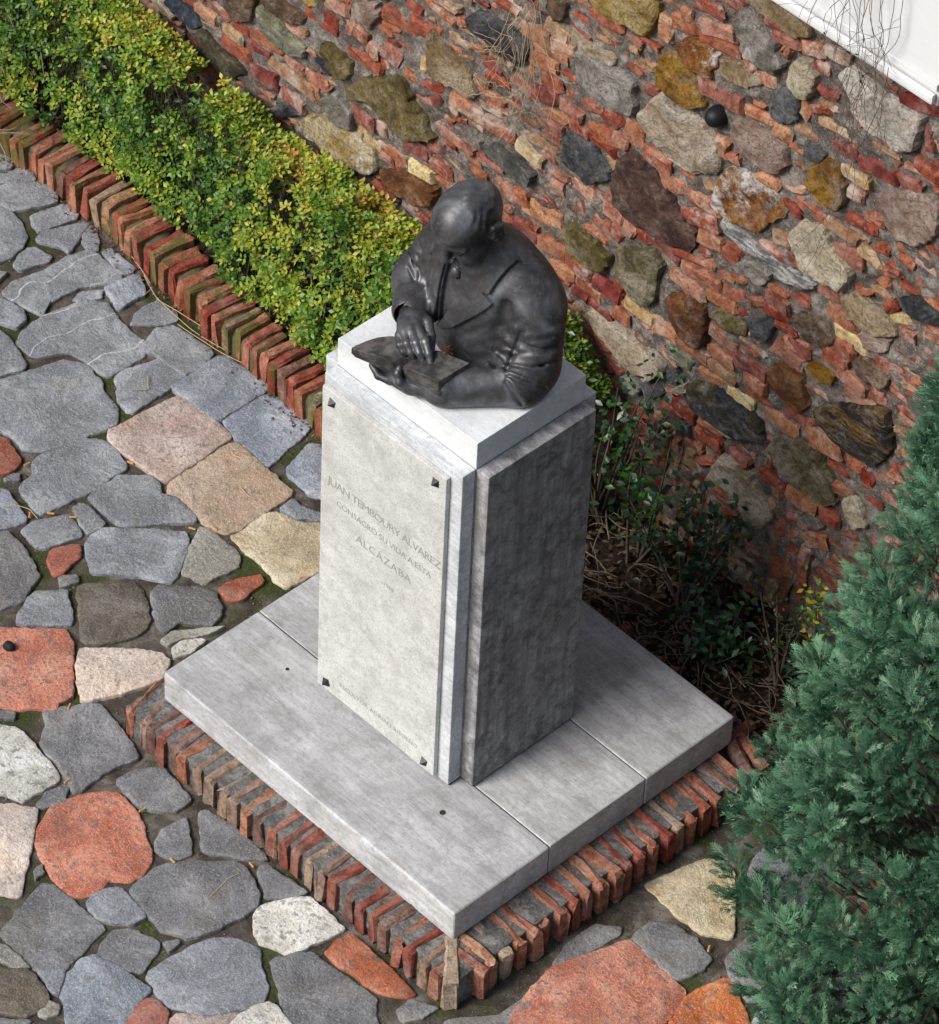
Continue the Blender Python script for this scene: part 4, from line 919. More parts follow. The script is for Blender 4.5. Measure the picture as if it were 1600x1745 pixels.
bust = empty('bronze_bust', (-.012, .0, CAP_Z))
tag(bust, 'dark bronze bust of a suited man writing in an open book', 'bust')
Vb, Fb = build_figure()
fig = mesh_np('figure', Vb - np.array(bust.location), Fb, M_BRONZE, bust, smooth=True)
sm = fig.modifiers.new('smooth', 'SMOOTH'); sm.factor = .5; sm.iterations = 1
bk = bpy.data.objects.new('open_book', None)
bk.location = (0, 0, 0)
link(bk, bust)
build_book(bk)
# ------------------------------------------------------------------ stone / brick generators
def resample(poly, step):
    P = np.array(poly, float); out = []
    for i in range(len(P)):
        a, b = P[i], P[(i + 1) % len(P)]
        n = max(1, int(round(np.linalg.norm(b - a) / step)))
        for k in range(n): out.append(a + (b - a) * k / n)
    return np.array(out)

def chaikin(P):
    Q = np.roll(P, -1, 0)
    return np.stack([P * .91 + Q * .09, P * .09 + Q * .91], 1).reshape(-1, 2)

def slab_rings(outline, prof, seed, rough, step, jit, soft=True, top_tilt=(0, 0), grow=1.0):
    """closed low relief stone from a star-shaped outline. prof: (inset factor, height).
    returns V (local u, v, h) and quads/tris list"""
    P = np.array(outline, float)
    P = P.mean(0) + (P - P.mean(0)) * grow
    if soft: P = chaikin(P)
    P = resample(P, step)
    P = P[np.linalg.norm(P - np.roll(P, 1, 0), axis=1) > 1e-5]
    n = len(P)
    ed = np.stack([P[:, 0] * 9, P[:, 1] * 9, np.full(n, seed * 1.7)], 1)
    c = P.mean(0)
    d = P - c; L = np.linalg.norm(d, axis=1, keepdims=True) + 1e-6
    P = P + d / L * (jit * vnoise(ed, 4.5, seed)[:, None] + jit * .7 * vnoise(ed, 13., seed + 3)[:, None])
    V, F = [], []
    for q, (f, h) in enumerate(prof):
        ring = c + (P - c) * f
        z = np.full(n, h)
        if q > 1:
            pp = np.stack([ring[:, 0], ring[:, 1], np.full(n, seed * .37)], 1)
            z = z + rough * vnoise(pp, 14, seed) + rough * .5 * vnoise(pp, 37, seed + 1)
            z = z + top_tilt[0] * (ring[:, 0] - c[0]) + top_tilt[1] * (ring[:, 1] - c[1])
        V.append(np.column_stack([ring, z]))
        if q:
            for i in range(n):
                j = (i + 1) % n
                F.append(((q - 1) * n + i, (q - 1) * n + j, q * n + j, q * n + i))
    k = len(prof) * n
    V.append(np.array([[c[0], c[1], V[-1][:, 2].mean()]]))
    for i in range(n): F.append((k - n + i, k - n + (i + 1) % n, k))
    V = np.concatenate(V)
    return V, F, c

def brick_mesh(L, D, T, seed, wear=.006, jit=.003, taper=.72):
    """worn brick: chamfered section swept along its length; local x = length, y = depth, z = thickness"""
    r_ = np.random.default_rng(seed)
    c = min(wear, T * .32)
    sec = np.array([(-D / 2 + c, -T / 2), (D / 2 - c, -T / 2), (D / 2, -T / 2 + c), (D / 2, T / 2 - c), (D / 2 - c, T / 2), (-D / 2 + c, T / 2), (-D / 2, T / 2 - c), (-D / 2, -T / 2 + c)])
    xs = [(-L / 2, taper), (-L / 2 + c, 1), (L * r_.uniform(-.2, .2), 1), (L / 2 - c, 1), (L / 2, taper)]
    V, F = [], []
    for q, (x, f) in enumerate(xs):
        s_ = sec * np.array((1 - (1 - f) * min(1, 2 * c / D * 3), f if T < .05 else 1 - (1 - f) * .6))
        V.append(np.column_stack([np.full(8, x), s_]) + r_.normal(0, jit, (8, 3)) * (1, .7, .8))
        if q:
            for i in range(8):
                j = (i + 1) % 8
                F.append(((q - 1) * 8 + i, q * 8 + i, q * 8 + j, (q - 1) * 8 + j))
    F.append(tuple(range(8))); F.append(tuple(range(39, 31, -1)))
    return np.concatenate(V), F

def mat_brick(name, a, b, c, dust=(.31, .255, .205), dustamt=.35, moss=0.0, lime=0.0):
    t = NT(name)
    v = t.mapping(rand=True)
    n1 = t.noise(v, 26, 6, .65, .4); n2 = t.noise(v, 120, 4, .7); n3 = t.noise(v, 9, 5, .6)
    col = t.ramp(n1, [(.39, a), (.5, b), (.62, c)])
    rr = t.objrand()
    col = t.hsv(col, t.remap(rr, .488, .512), t.remap(rr, 1.02, .85), t.remap(t.noise(None, 1, 0), .9, 1.1))
    col = t.hsv(col, None, None, t.remap(rr, .62, 1.06))
    col = t.mix(t.ramp(n3, [(.52, 0.), (.72, dustamt)]), col, dust)
    col = t.mix(t.ramp(n2, [(.52, 0.), (.64, .7)]), col, tuple(q * .35 for q in a))
    if moss:
        mn = t.noise(v, 15, 5, .65)
        # moss sits on some bricks only
        r2 = t.new('ShaderNodeMath', operation='MULTIPLY'); t.l(rr, r2.inputs[0]); r2.inputs[1].default_value = 13.37
        fr = t.new('ShaderNodeMath', operation='FRACT'); t.l(r2.outputs[0], fr.inputs[0])
        th = t.new('ShaderNodeMath', operation='ADD'); t.l(t.remap(fr.outputs[0], -.24, .08), th.inputs[0]); t.l(mn, th.inputs[1])
        col = t.mix(t.ramp(th.outputs[0], [(.46, 0.), (.58, moss)]), col, (.085, .090, .022))
    if lime:
        ln = t.new('ShaderNodeMath', operation='ADD'); t.l(t.world_noise(4.5), ln.inputs[0]); t.l(t.remap(t.world_noise(40, 4, .7), -.2, .2), ln.inputs[1])
        col = t.mix(t.ramp(ln.outputs[0], [(.53, 0.), (.66, lime)]), col, (.44, .40, .35))
    nm = t.bump(t.mix(.5, n2, n1), .9, .009)
    return t.done(col, .88, nm, spec=.2)

BR = {'r': mat_brick('brick_red', (.17, .036, .017), (.27, .062, .028), (.36, .105, .052), lime=.6),
      'o': mat_brick('brick_orange', (.22, .066, .026), (.33, .110, .046), (.40, .175, .085), lime=.6),
      'd': mat_brick('brick_dark_red', (.13, .028, .020), (.21, .050, .034), (.30, .085, .060), dustamt=.25, lime=.3),
      'p': mat_brick('brick_pink', (.22, .072, .044), (.31, .125, .080), (.39, .20, .14), dustamt=.5, lime=.45),
      't': mat_brick('brick_tan', (.23, .115, .050), (.33, .185, .092), (.40, .26, .15), lime=.6),
      'y': mat_brick('brick_yellow', (.34, .22, .075), (.47, .33, .14), (.56, .43, .24), lime=.6),
      'k': mat_brick('brick_brown', (.13, .060, .030), (.22, .11, .060), (.30, .17, .10), lime=.6)}
KB = {'r': mat_brick('kerb_brick_red', (.21, .050, .026), (.33, .085, .044), (.42, .14, .08), moss=.8),
      'o': mat_brick('kerb_brick_orange', (.27, .080, .034), (.38, .13, .060), (.46, .20, .11), moss=.8),
      't': mat_brick('kerb_brick_tan', (.25, .15, .085), (.36, .24, .15), (.45, .33, .22), moss=.8),
      'k': mat_brick('kerb_brick_brown', (.15, .065, .040), (.24, .115, .075), (.32, .18, .13), moss=.9)}
PB = {'r': mat_brick('plinth_brick_red', (.19, .052, .030), (.29, .088, .052), (.38, .14, .09), dust=(.33, .30, .27)),
      'o': mat_brick('plinth_brick_orange', (.24, .080, .040), (.34, .13, .068), (.42, .20, .12), dust=(.33, .30, .27)),
      't': mat_brick('plinth_brick_tan', (.24, .15, .095), (.34, .235, .155), (.42, .32, .23), dust=(.33, .30, .27)),
      'k': mat_brick('plinth_brick_brown', (.14, .070, .050), (.22, .125, .095), (.30, .19, .15), dust=(.33, .30, .27))}

def mat_mortar(name, a, b, c, grit=(.10, .095, .09)):
    t = NT(name)
    n1 = t.noise(t.co, 7, 8, .7, .5); n2 = t.noise(t.co, 70, 6, .75); n3 = t.noise(t.co, 2.2, 4, .6)
    col = t.ramp(n1, [(.39, a), (.52, b), (.62, c)])
    col = t.mix(t.ramp(n3, [(.5, 0.), (.68, .45)]), col, (b[0] * 1.18, b[1] * .98, b[2] * .90))
    n4 = t.noise(t.co, 24, 7, .75, .6)
    col = t.mix(t.ramp(n4, [(.43, .6), (.53, 0.)]), col, tuple(q * .5 for q in a))
    col = t.mix(t.ramp(n4, [(.54, 0.), (.63, .55)]), col, tuple(min(.7, q * 1.15) for q in c))
    col = t.mix(t.ramp(n2, [(.52, 0.), (.62, .7)]), col, grit)
    col = t.mix(t.ramp(t.noise(t.co, 150, 3, .6), [(.60, 0.), (.66, .7)]), col, (.52, .50, .47))
    nm = t.bump(n2, 1.0, .014); nm = t.bump(n4, 1.0, .03, nm)
    return t.done(col, .92, nm, spec=.15)
M_MORTAR = mat_mortar('lime_mortar', (.16, .132, .110), (.285, .245, .21), (.45, .40, .355))
M_CEMENT = mat_mortar('cement', (.20, .195, .185), (.30, .29, .275), (.40, .39, .37))

# ------------------------------------------------------------------ paved ground
def mat_dirt():
    t = NT('joint_dirt')
    n1 = t.noise(t.co, 9, 8, .7, .4); n2 = t.noise(t.co, 130, 5, .75); n3 = t.noise(t.co, 2.6, 5, .65)
    col = t.ramp(n1, [(.39, (.052, .042, .034)), (.52, (.105, .088, .074)), (.62, (.20, .178, .155))])
    moss = t.ramp(n2, [(.35, (.020, .028, .006)), (.6, (.055, .075, .014)), (.75, (.11, .13, .03))])
    fac = t.new('ShaderNodeMath', operation='ADD'); t.l(n3, fac.inputs[0]); t.l(t.remap(n1, -.12, .12), fac.inputs[1])
    col = t.mix(t.ramp(fac.outputs[0], [(.50, 0.), (.58, .85)]), col, moss)
    col = t.mix(t.ramp(t.noise(t.co, 190, 2, .5), [(.67, 0.), (.72, .8)]), col, (.33, .30, .27))
    nm = t.bump(n2, .9, .008); nm = t.bump(n1, .5, .015, nm)
    return t.done(col, .95, nm, spec=.1)
M_DIRT = mat_dirt()

def mat_flag(name, a, b, c, spot=None, spotamt=.0, vein=None, rust=None, rough=.75, rand=.12):
    t = NT(name)
    v = t.mapping(rand=True)
    n1 = t.noise(v, 6, 8, .66, .6); n2 = t.noise(v, 90, 5, .7); n3 = t.noise(v, 22, 6, .7, .5)
    col = t.ramp(n1, [(.39, a), (.52, b), (.62, c)])
    if rust:
        col = t.mix(t.ramp(t.noise(v, 3.5, 6, .7, .8), [(.48, 0.), (.66, .75)]), col, rust)
    rr = t.objrand()
    col = t.hsv(col, t.remap(rr, .490, .510), t.remap(rr, .8, 1.15), t.remap(rr, 1 - rand * 1.3, 1 + rand * 1.3))
    wd = t.new('ShaderNodeMath', operation='ADD'); t.l(t.world_noise(3.0, 7, .7), wd.inputs[0]); t.l(t.remap(n3, -.10, .10), wd.inputs[1])
    col = t.mix(t.ramp(wd.outputs[0], [(.44, .45), (.53, 0.)]), col, tuple(q * .6 for q in a))
    col = t.mix(t.ramp(wd.outputs[0], [(.56, 0.), (.68, .30)]), col, (.34, .32, .285))
    if vein:
        w = t.new('ShaderNodeTexWave', wave_type='BANDS'); w.inputs['Scale'].default_value = 2.2
        w.inputs['Distortion'].default_value = 9; w.inputs['Detail'].default_value = 3; w.inputs['Detail Scale'].default_value = 1.2
        t.l(v, w.inputs['Vector'])
        col = t.mix(t.ramp(w.outputs[1], [(.9955, 0.), (.999, .8)]), col, vein)
    if spot:
        sp = t.noise(v, 48, 3, .6)
        col = t.mix(t.ramp(sp, [(.57, 0.), (.63, spotamt)]), col, spot)
    col = t.mix(t.ramp(n2, [(.50, 0.), (.64, .55)]), col, tuple(q * .5 for q in a))
    col = t.mix(t.ramp(t.noise(v, 200, 3, .6), [(.52, 0.), (.66, .5)]), col, tuple(min(.85, q * 1.5) for q in c))
    col = t.mix(t.ramp(n3, [(.53, 0.), (.66, .55)]), col, (.115, .10, .085))
    col = t.mix(t.ramp(t.noise(v, 38, 2, .5, 1.5), [(.485, 0.), (.50, .45), (.515, 0.)]), col, tuple(q * .4 for q in a))
    nm = t.bump(t.mix(.5, n2, n3), .8, .010); nm = t.bump(n1, .8, .022, nm)
    return t.done(col, rough, nm, spec=.3)
FM = {'g': mat_flag('flag_grey', (.170, .178, .194), (.245, .256, .275), (.33, .343, .36), vein=None, rough=.58),
      'v': mat_flag('flag_grey_veined', (.165, .176, .190), (.240, .252, .268), (.32, .332, .345), vein=(.62, .63, .63), rough=.58),
      'b': mat_flag('flag_blue_grey', (.17, .192, .228), (.245, .272, .312), (.36, .385, .42), rough=.55),
      'd': mat_flag('flag_dark', (.125, .126, .132), (.195, .196, .203), (.275, .274, .277), rust=(.20, .18, .15)),
      'r': mat_flag('flag_red', (.24, .070, .045), (.35, .115, .075), (.42, .185, .14), spot=(.16, .13, .12), spotamt=.7),
      'o': mat_flag('flag_orange', (.38, .105, .055), (.53, .185, .10), (.60, .29, .19), spot=(.17, .13, .125), spotamt=.9),
      'w': mat_flag('flag_white', (.50, .48, .40), (.63, .61, .54), (.74, .73, .68), spot=(.17, .165, .15), spotamt=.8),
      'c': mat_flag('flag_sandy', (.38, .31, .20), (.50, .42, .30), (.58, .51, .40), rust=(.40, .27, .14)),
      's': mat_flag('flag_peach', (.40, .28, .18), (.47, .36, .25), (.52, .42, .32), rust=(.50, .28, .13), spot=(.18, .15, .12), spotamt=.5),
      'p': mat_flag('flag_pink', (.33, .26, .23), (.42, .34, .31), (.49, .42, .38), rust=(.42, .24, .20), spot=(.16, .13, .12), spotamt=.6),
      'q': mat_flag('flag_pale_pink', (.48, .39, .34), (.60, .50, .44), (.67, .60, .54), rust=(.62, .46, .33), spot=(.2, .17, .15), spotamt=.5),
      't': mat_flag('flag_olive_grey', (.22, .21, .18), (.31, .30, .26), (.38, .37, .33)),
      'k': mat_flag('flag_brown', (.075, .060, .045), (.135, .115, .090), (.21, .195, .17), rust=(.16, .12, .07))}

def axis_lines(lo, hi, step, far):
    core = np.arange(lo, hi + 1e-6, step)
    g_ = step * 1.6 ** np.arange(1, 40); g_ = np.cumsum(g_); g_ = g_[g_ < far]
    return np.concatenate([(lo - g_)[::-1], core, hi + g_])
gx = axis_lines(-4.2, 2.6, .022, 60); gy = axis_lines(-2.6, 1.3, .022, 60)
X, Y = np.meshgrid(gx, gy, indexing='ij')
P3 = np.column_stack([X.ravel(), Y.ravel(), np.zeros(X.size)])
Z = -.0100 + .003 * vnoise(P3, 18, 2) + .003 * vnoise(P3, 45, 5) + .004 * vnoise(P3, 3, 8)
P3[:, 2] = Z
nx, ny = len(gx), len(gy)
ii = (np.arange(nx - 1)[:, None] * ny + np.arange(ny - 1)[None]).ravel()
ground = mesh_np('ground', P3, np.stack([ii, ii + ny, ii + ny + 1, ii + 1], 1), M_DIRT, smooth=True)
tag(ground, kind='structure')

cells = []
for k, (c, pl) in enumerate(PAVING):
    h = rng.uniform(-.003, .004)
    prof = [(1.0, -.03), (1.0, -.004), (.990, .0), (.970, .001), (.86, .002), (.62, .002), (.32, .002)]
    Vv, Ff, cc = slab_rings(pl, [(f, z + h) for f, z in prof], k + 11, .0024, .011, .0048, top_tilt=rng.normal(0, .008, 2), grow=1.07)
    loc = np.array((cc[0], cc[1], 0.0))
    mesh_np('flagstone', Vv - loc, Ff, FM[c], ground, loc=loc, smooth=True)
    cells.append(np.array(pl))
# paving beyond the traced part of the yard, continuing out of frame
occ = [(p.mean(0), np.linalg.norm(p - p.mean(0), axis=1).max()) for p in cells]
def pt_in(poly, x, y):
    ins = False; j = len(poly) - 1
    for i in range(len(poly)):
        if (poly[i][1] > y) != (poly[j][1] > y) and x < (poly[j][0] - poly[i][0]) * (y - poly[i][1]) / (poly[j][1] - poly[i][1] + 1e-12) + poly[i][0]: ins = not ins
        j = i
    return ins
def free_spot(x, y, r_):
    if y > .50 and x < 1.0: return False
    if abs(x) < .86 and abs(y) < .78: return False
    if x > 1.0 and y > .85: return False
    for p, (c0, rad) in zip(cells, occ):
        if np.hypot(x - c0[0], y - c0[1]) > rad + r_ + .03: continue
        q = resample(p, .02)
        if pt_in(p, x, y) or np.min(np.hypot(q[:, 0] - x, q[:, 1] - y)) < r_: return False
    return True
# fitted cells: each seed keeps what lies nearer to it than to any other
seeds = [(x + rng.uniform(-.095, .095), y + rng.uniform(-.095, .095)) for x in np.arange(-4.9, 3.3, .285) for y in np.arange(-3.0, 1.0, .285)]
seeds = np.array(seeds)
edge_pts = np.concatenate([c_.mean(0) + (resample(c_, .06) - c_.mean(0)) * .9 for c_ in cells])
big = []
for k, sd_ in enumerate(seeds):
    if not free_spot(sd_[0], sd_[1], .055): continue
    pl = [sd_ + d_ for d_ in np.array([(-.26, -.26), (.26, -.26), (.26, .26), (-.26, .26)])]
    near = seeds[(np.hypot(*(seeds - sd_).T) < .75) & (np.arange(len(seeds)) != k)]
    ne = edge_pts[np.hypot(*(edge_pts - sd_).T) < .45]
    cuts = [((sd_ + q_) / 2, q_ - sd_) for q_ in near] + [(q_ - (q_ - sd_) * .06, q_ - sd_) for q_ in ne]
    for m_, n_ in cuts:
        out_ = []
        for a_, b_ in zip(pl, pl[1:] + pl[:1]):
            da, db = (a_ - m_) @ n_, (b_ - m_) @ n_
            if da <= 0: out_.append(a_)
            if (da < 0) != (db < 0): out_.append(a_ + (b_ - a_) * da / (da - db))
        pl = out_
        if len(pl) < 3: break
    if len(pl) < 3: continue
    P_ = np.array(pl); ar = abs(np.sum(P_[:, 0] * np.roll(P_[:, 1], -1) - np.roll(P_[:, 0], -1) * P_[:, 1])) / 2
    if ar < .004: continue
    P_ = P_.mean(0) + (P_ - P_.mean(0)) * (1 - .016 / math.sqrt(ar))
    if any(abs(q_[0]) < .82 and abs(q_[1]) < .75 for q_ in P_) or any(q_[1] > .62 and q_[0] < .95 for q_ in P_): continue
    big.append((np.hypot(P_[:, 0].mean() + .6, P_[:, 1].mean() + .4), P_))
big.sort(key=lambda q_: q_[0])
for k, (_, P_) in enumerate(big[:210]):
    h = rng.uniform(-.003, .004)
    Vv, Ff, cc = slab_rings(P_, [(f, z + h) for f, z in ((1.0, -.03), (1.0, -.004), (.985, .0), (.95, .001), (.7, .002), (.35, .002))], k + 301, .002, .03, .005)
    loc = np.array((cc[0], cc[1], 0.0))
    mesh_np('flagstone', Vv - loc, Ff, FM[rng.choice(list('ggggggggdddddbbbttkcor'))], ground, loc=loc, smooth=True)

# ------------------------------------------------------------------ brick kerbs
def kerb_brick(parent, x, y, z, ang, L, T, Hh, m, seed, tilt=0.0):
    """brick on edge: long axis along local x (across the kerb), height Hh, thickness T along the kerb"""
    Vv, Ff = brick_mesh(L, T, Hh, seed, wear=.009, jit=.0040, taper=.90)
    # slope the outer top arris a little, as worn
    o = mesh_np('brick', Vv, Ff, m, parent)
    o.location = Vector((x, y, z)) - parent.location
    o.rotation_euler = (tilt, 0, ang)
    return o

# kerb round the plinth
pk = empty('plinth_kerb', (0, 0, 0))
tag(pk, 'low brick kerb of upright bricks in cement around the marble plinth', 'kerb')
ow = .132; of_ = .116; KT = .112
bm = bmesh.new()
ci = .006
for (x0, x1, y0, y1, z1) in ((-HX - .055, HX + ow - .016, -HY - of_ + .014, -HY + .06, KT - .003), (-HX - ow + .012, HX + ow - .012, HY - .06, HY + ow - .012, KT - .05), (HX - .06, HX + ow - .017, -HY + .061, HY - .061, KT - .004), (-HX - ow + .013, -HX + .06, -HY + .061, HY - .061, .008)):
    box_bm(bm, x0, x1, y0, y1, -.03, z1, 0)
bmesh.ops.subdivide_edges(bm, edges=bm.edges[:], cuts=22, use_grid_fill=True)
for v in bm.verts:
    q = np.array([[v.co.x, v.co.y, v.co.z]])
    v.co += Vector((.004 * vnoise(q, 30, 1)[0], .004 * vnoise(q, 30, 2)[0], .005 * vnoise(q, 26, 3)[0]))
bm_obj('cement_bed', bm, M_CEMENT, pk, smooth=True)
def pick(): return rng.choice(list('rrrrroookk'))
n_front = 26
for i in range(n_front):                      # plaque side
    t_ = (i + .5) / n_front
    x = -HX - .075 + t_ * (2 * HX + ow + .02)
    c = 't' if i in (6, 7, 8, 15, 24) else pick()
    kerb_brick(pk, x + rng.normal(0, .003), -HY - of_ + .082 + rng.normal(0, .004), KT / 2 - .004 + rng.normal(0, .003), R(90) + rng.normal(0, .05) + (.25 if i < 2 else 0), .165 + rng.normal(0, .006), rng.uniform(.032, .042), KT + .012, PB[c], 500 + i)
n_side = 23
for i in range(n_side):                       # dark side
    t_ = (i + .5) / n_side
    y = -HY - ow + .09 + t_ * (2 * HY + 2 * ow - .16)
    c = 't' if i in (2, 15) else pick()
    kerb_brick(pk, HX + ow / 2 - .006 + rng.normal(0, .004), y + rng.normal(0, .003), KT / 2 - .004 + rng.normal(0, .003), rng.normal(0, .05) - (.3 if i > 20 else 0), .165 + rng.normal(0, .006), rng.uniform(.034, .045), KT + .010, PB[c], 540 + i)
kerb_brick(pk, HX + .050, -HY - .050, KT / 2 - .002, R(-45), .19, .048, KT + .014, PB['t'], 580)
for i in range(17):                           # half buried, planting bed side
    x = HX + .02 - (i + .5) * .078 + rng.normal(0, .01)
    kerb_brick(pk, x, HY + ow / 2 + rng.normal(0, .012), .04 + rng.normal(0, .008), R(90) + rng.normal(0, .22), .12, rng.uniform(.030, .044), .10, PB[rng.choice(list('rkro'))], 600 + i, rng.normal(0, .12))
for i in range(5):                            # low course where the paving meets the plinth
    kerb_brick(pk, -HX - ow * .55 + rng.normal(0, .01), -HY + .02 + i * .09 * (1 + .2 * i), -.014 + rng.normal(0, .003), rng.normal(0, .3), .10, .034, .08, PB[rng.choice(list('rok'))], 630 + i)

# kerb of the hedge bed
hk = empty('hedge_kerb', (-2.0, .70, 0))
tag(hk, 'mossy red brick kerb of upright bricks along the clipped hedge', 'kerb')
kx = np.array([-5.0, -3.6, -3.08, -2.77, -2.45, -2.09, -1.74, -1.43, -1.0, -.70]); ky = np.array([.78, .775, .765, .763, .752, .712, .668, .648, .625, .61])
x = -4.2; i = 0
while x < -.72:
    y = float(np.interp(x, kx, ky)); y2 = float(np.interp(x + .05, kx, ky)); a = math.atan2(y2 - y, .05)
    w_ = rng.uniform(.033, .044)
    c = rng.choice(list('rrrrooookt'))
    kerb_brick(hk, x, y + .072 + rng.normal(0, .004), .052 + rng.normal(0, .006), R(90) + a + rng.normal(0, .05), .150 + rng.normal(0, .010), w_, .135, KB[c], 700 + i, rng.normal(0, .07))
    x += w_ + rng.uniform(.008, .016); i += 1
V_, F_ = [], []
xs = np.arange(-4.3, -.65, .02); yy = np.interp(xs, kx, ky)
prof = [(.012, -.03), (.010, .075), (.02, .098), (.07, .104), (.12, .10), (.135, -.02)]
for k, (dx, z) in enumerate(prof):
    q = np.column_stack([xs, yy + dx, np.full(len(xs), z)])
    q[:, 1] += .004 * vnoise(q, 30, 4); q[:, 2] += .005 * vnoise(q, 30, 5)
    V_.append(q)
n = len(xs)
for k in range(len(prof) - 1):
    a_ = k * n + np.arange(n - 1)
    F_.append(np.stack([a_, a_ + 1, a_ + n + 1, a_ + n], 1))
def mat_mossbed():
    t = NT('mossy_mortar')
    n1 = t.noise(t.co, 12, 6, .7); n2 = t.noise(t.co, 90, 5, .7)
    col = t.ramp(n1, [(.39, (.07, .058, .045)), (.5, (.10, .10, .055)), (.65, (.075, .085, .022)), (.8, (.16, .145, .12))])
    return t.done(col, .95, t.bump(n2, .8, .008), spec=.1)
mesh_np('mortar_bed', np.concatenate(V_) - np.array(hk.location), np.concatenate(F_), mat_mossbed(), hk, smooth=True)

# ------------------------------------------------------------------ planting bed
def mat_soil():
    t = NT('dark_soil')
    n1 = t.noise(t.co, 14, 8, .7); n2 = t.noise(t.co, 110, 5, .75)
    col = t.ramp(n1, [(.39, (.018, .012, .009)), (.55, (.042, .029, .022)), (.75, (.08, .058, .045))])
    return t.done(col, .95, t.bump(n2, 1.0, .012), spec=.1)
bx = np.arange(-4.3, 2.6, .03); by = np.linspace(0, 1, 22)
front = np.where(bx < -.66, np.interp(bx, kx, ky) + .11, np.where(bx < .8, HY + .07, .80 + .0 * bx))
BXX = np.repeat(bx[:, None], 22, 1); BYY = front[:, None] + (1.20 - front[:, None]) * by[None]
P3 = np.column_stack([BXX.ravel(), BYY.ravel(), np.zeros(BXX.size)])
lvl = np.where(P3[:, 0] < -.66, .085, np.where(P3[:, 0] < .75, .055, .02))
P3[:, 2] = lvl + .018 * vnoise(P3, 7, 1) + .008 * vnoise(P3, 25, 2)
P3[np.isclose(np.tile(by, len(bx)), 0), 2] -= .05
ii = (np.arange(len(bx) - 1)[:, None] * 22 + np.arange(21)[None]).ravel()
bed = mesh_np('planting_bed', P3, np.stack([ii, ii + 22, ii + 23, ii + 1], 1), mat_soil(), smooth=True)
tag(bed, kind='structure')
# ------------------------------------------------------------------ old rubble wall
WY = 1.125                                   # faces of bricks and stones; mortar lies behind
wall = empty('old_wall', (-1.0, WY, 0))
tag(wall, 'old rubble wall of red bricks and mixed stones in crumbling lime mortar', 'wall')
WO = np.array(wall.location)
def mat_rock(name, a, b, c, patch=None, pamt=.9, pscale=5, streak=None, rough=.8):
    t = NT(name)
    v = t.mapping(rand=True)
    n1 = t.noise(v, 9, 8, .7, .7); n2 = t.noise(v, 75, 5, .72); n3 = t.noise(v, 20, 6, .7)
    def punch(k_):
        m_ = sum(k_) / 3
        return tuple(max(.004, (m_ + (q - m_) * 1.3) * .84) for q in k_)
    a, b, c = punch(a), punch(b), punch(c)
    col = t.ramp(n1, [(.39, a), (.5, b), (.62, c)])
    if streak:
        s_ = t.noise(t.mapping((5, 5, 40), (0, .5, 0), True), 1.5, 5, .6, .6)
        col = t.mix(t.ramp(s_, [(.48, 0.), (.58, .8)]), col, streak)
    if patch:
        pn = t.noise(v, pscale, 7, .7, .4)
        col = t.mix(t.ramp(pn, [(.50, 0.), (.58, pamt)]), col, patch)
    col = t.mix(t.ramp(n2, [(.50, 0.), (.62, .6)]), col, tuple(q * .4 for q in a))
    col = t.mix(t.ramp(n3, [(.55, 0.), (.70, .4)]), col, (.34, .31, .28))
    col = t.mix(t.ramp(t.noise(v, 26, 3, .55, 1.8), [(.47, 0.), (.495, .6), (.52, 0.)]), col, tuple(q * .35 for q in a))
    ln = t.new('ShaderNodeMath', operation='ADD'); t.l(t.world_noise(4.5), ln.inputs[0]); t.l(t.remap(t.world_noise(40, 4, .7), -.2, .2), ln.inputs[1])
    col = t.mix(t.ramp(ln.outputs[0], [(.57, 0.), (.74, .5)]), col, (.44, .41, .37))
    nm = t.bump(n2, .9, .009); nm = t.bump(n1, 1.0, .035, nm)
    return t.done(col, rough, nm, spec=.3)
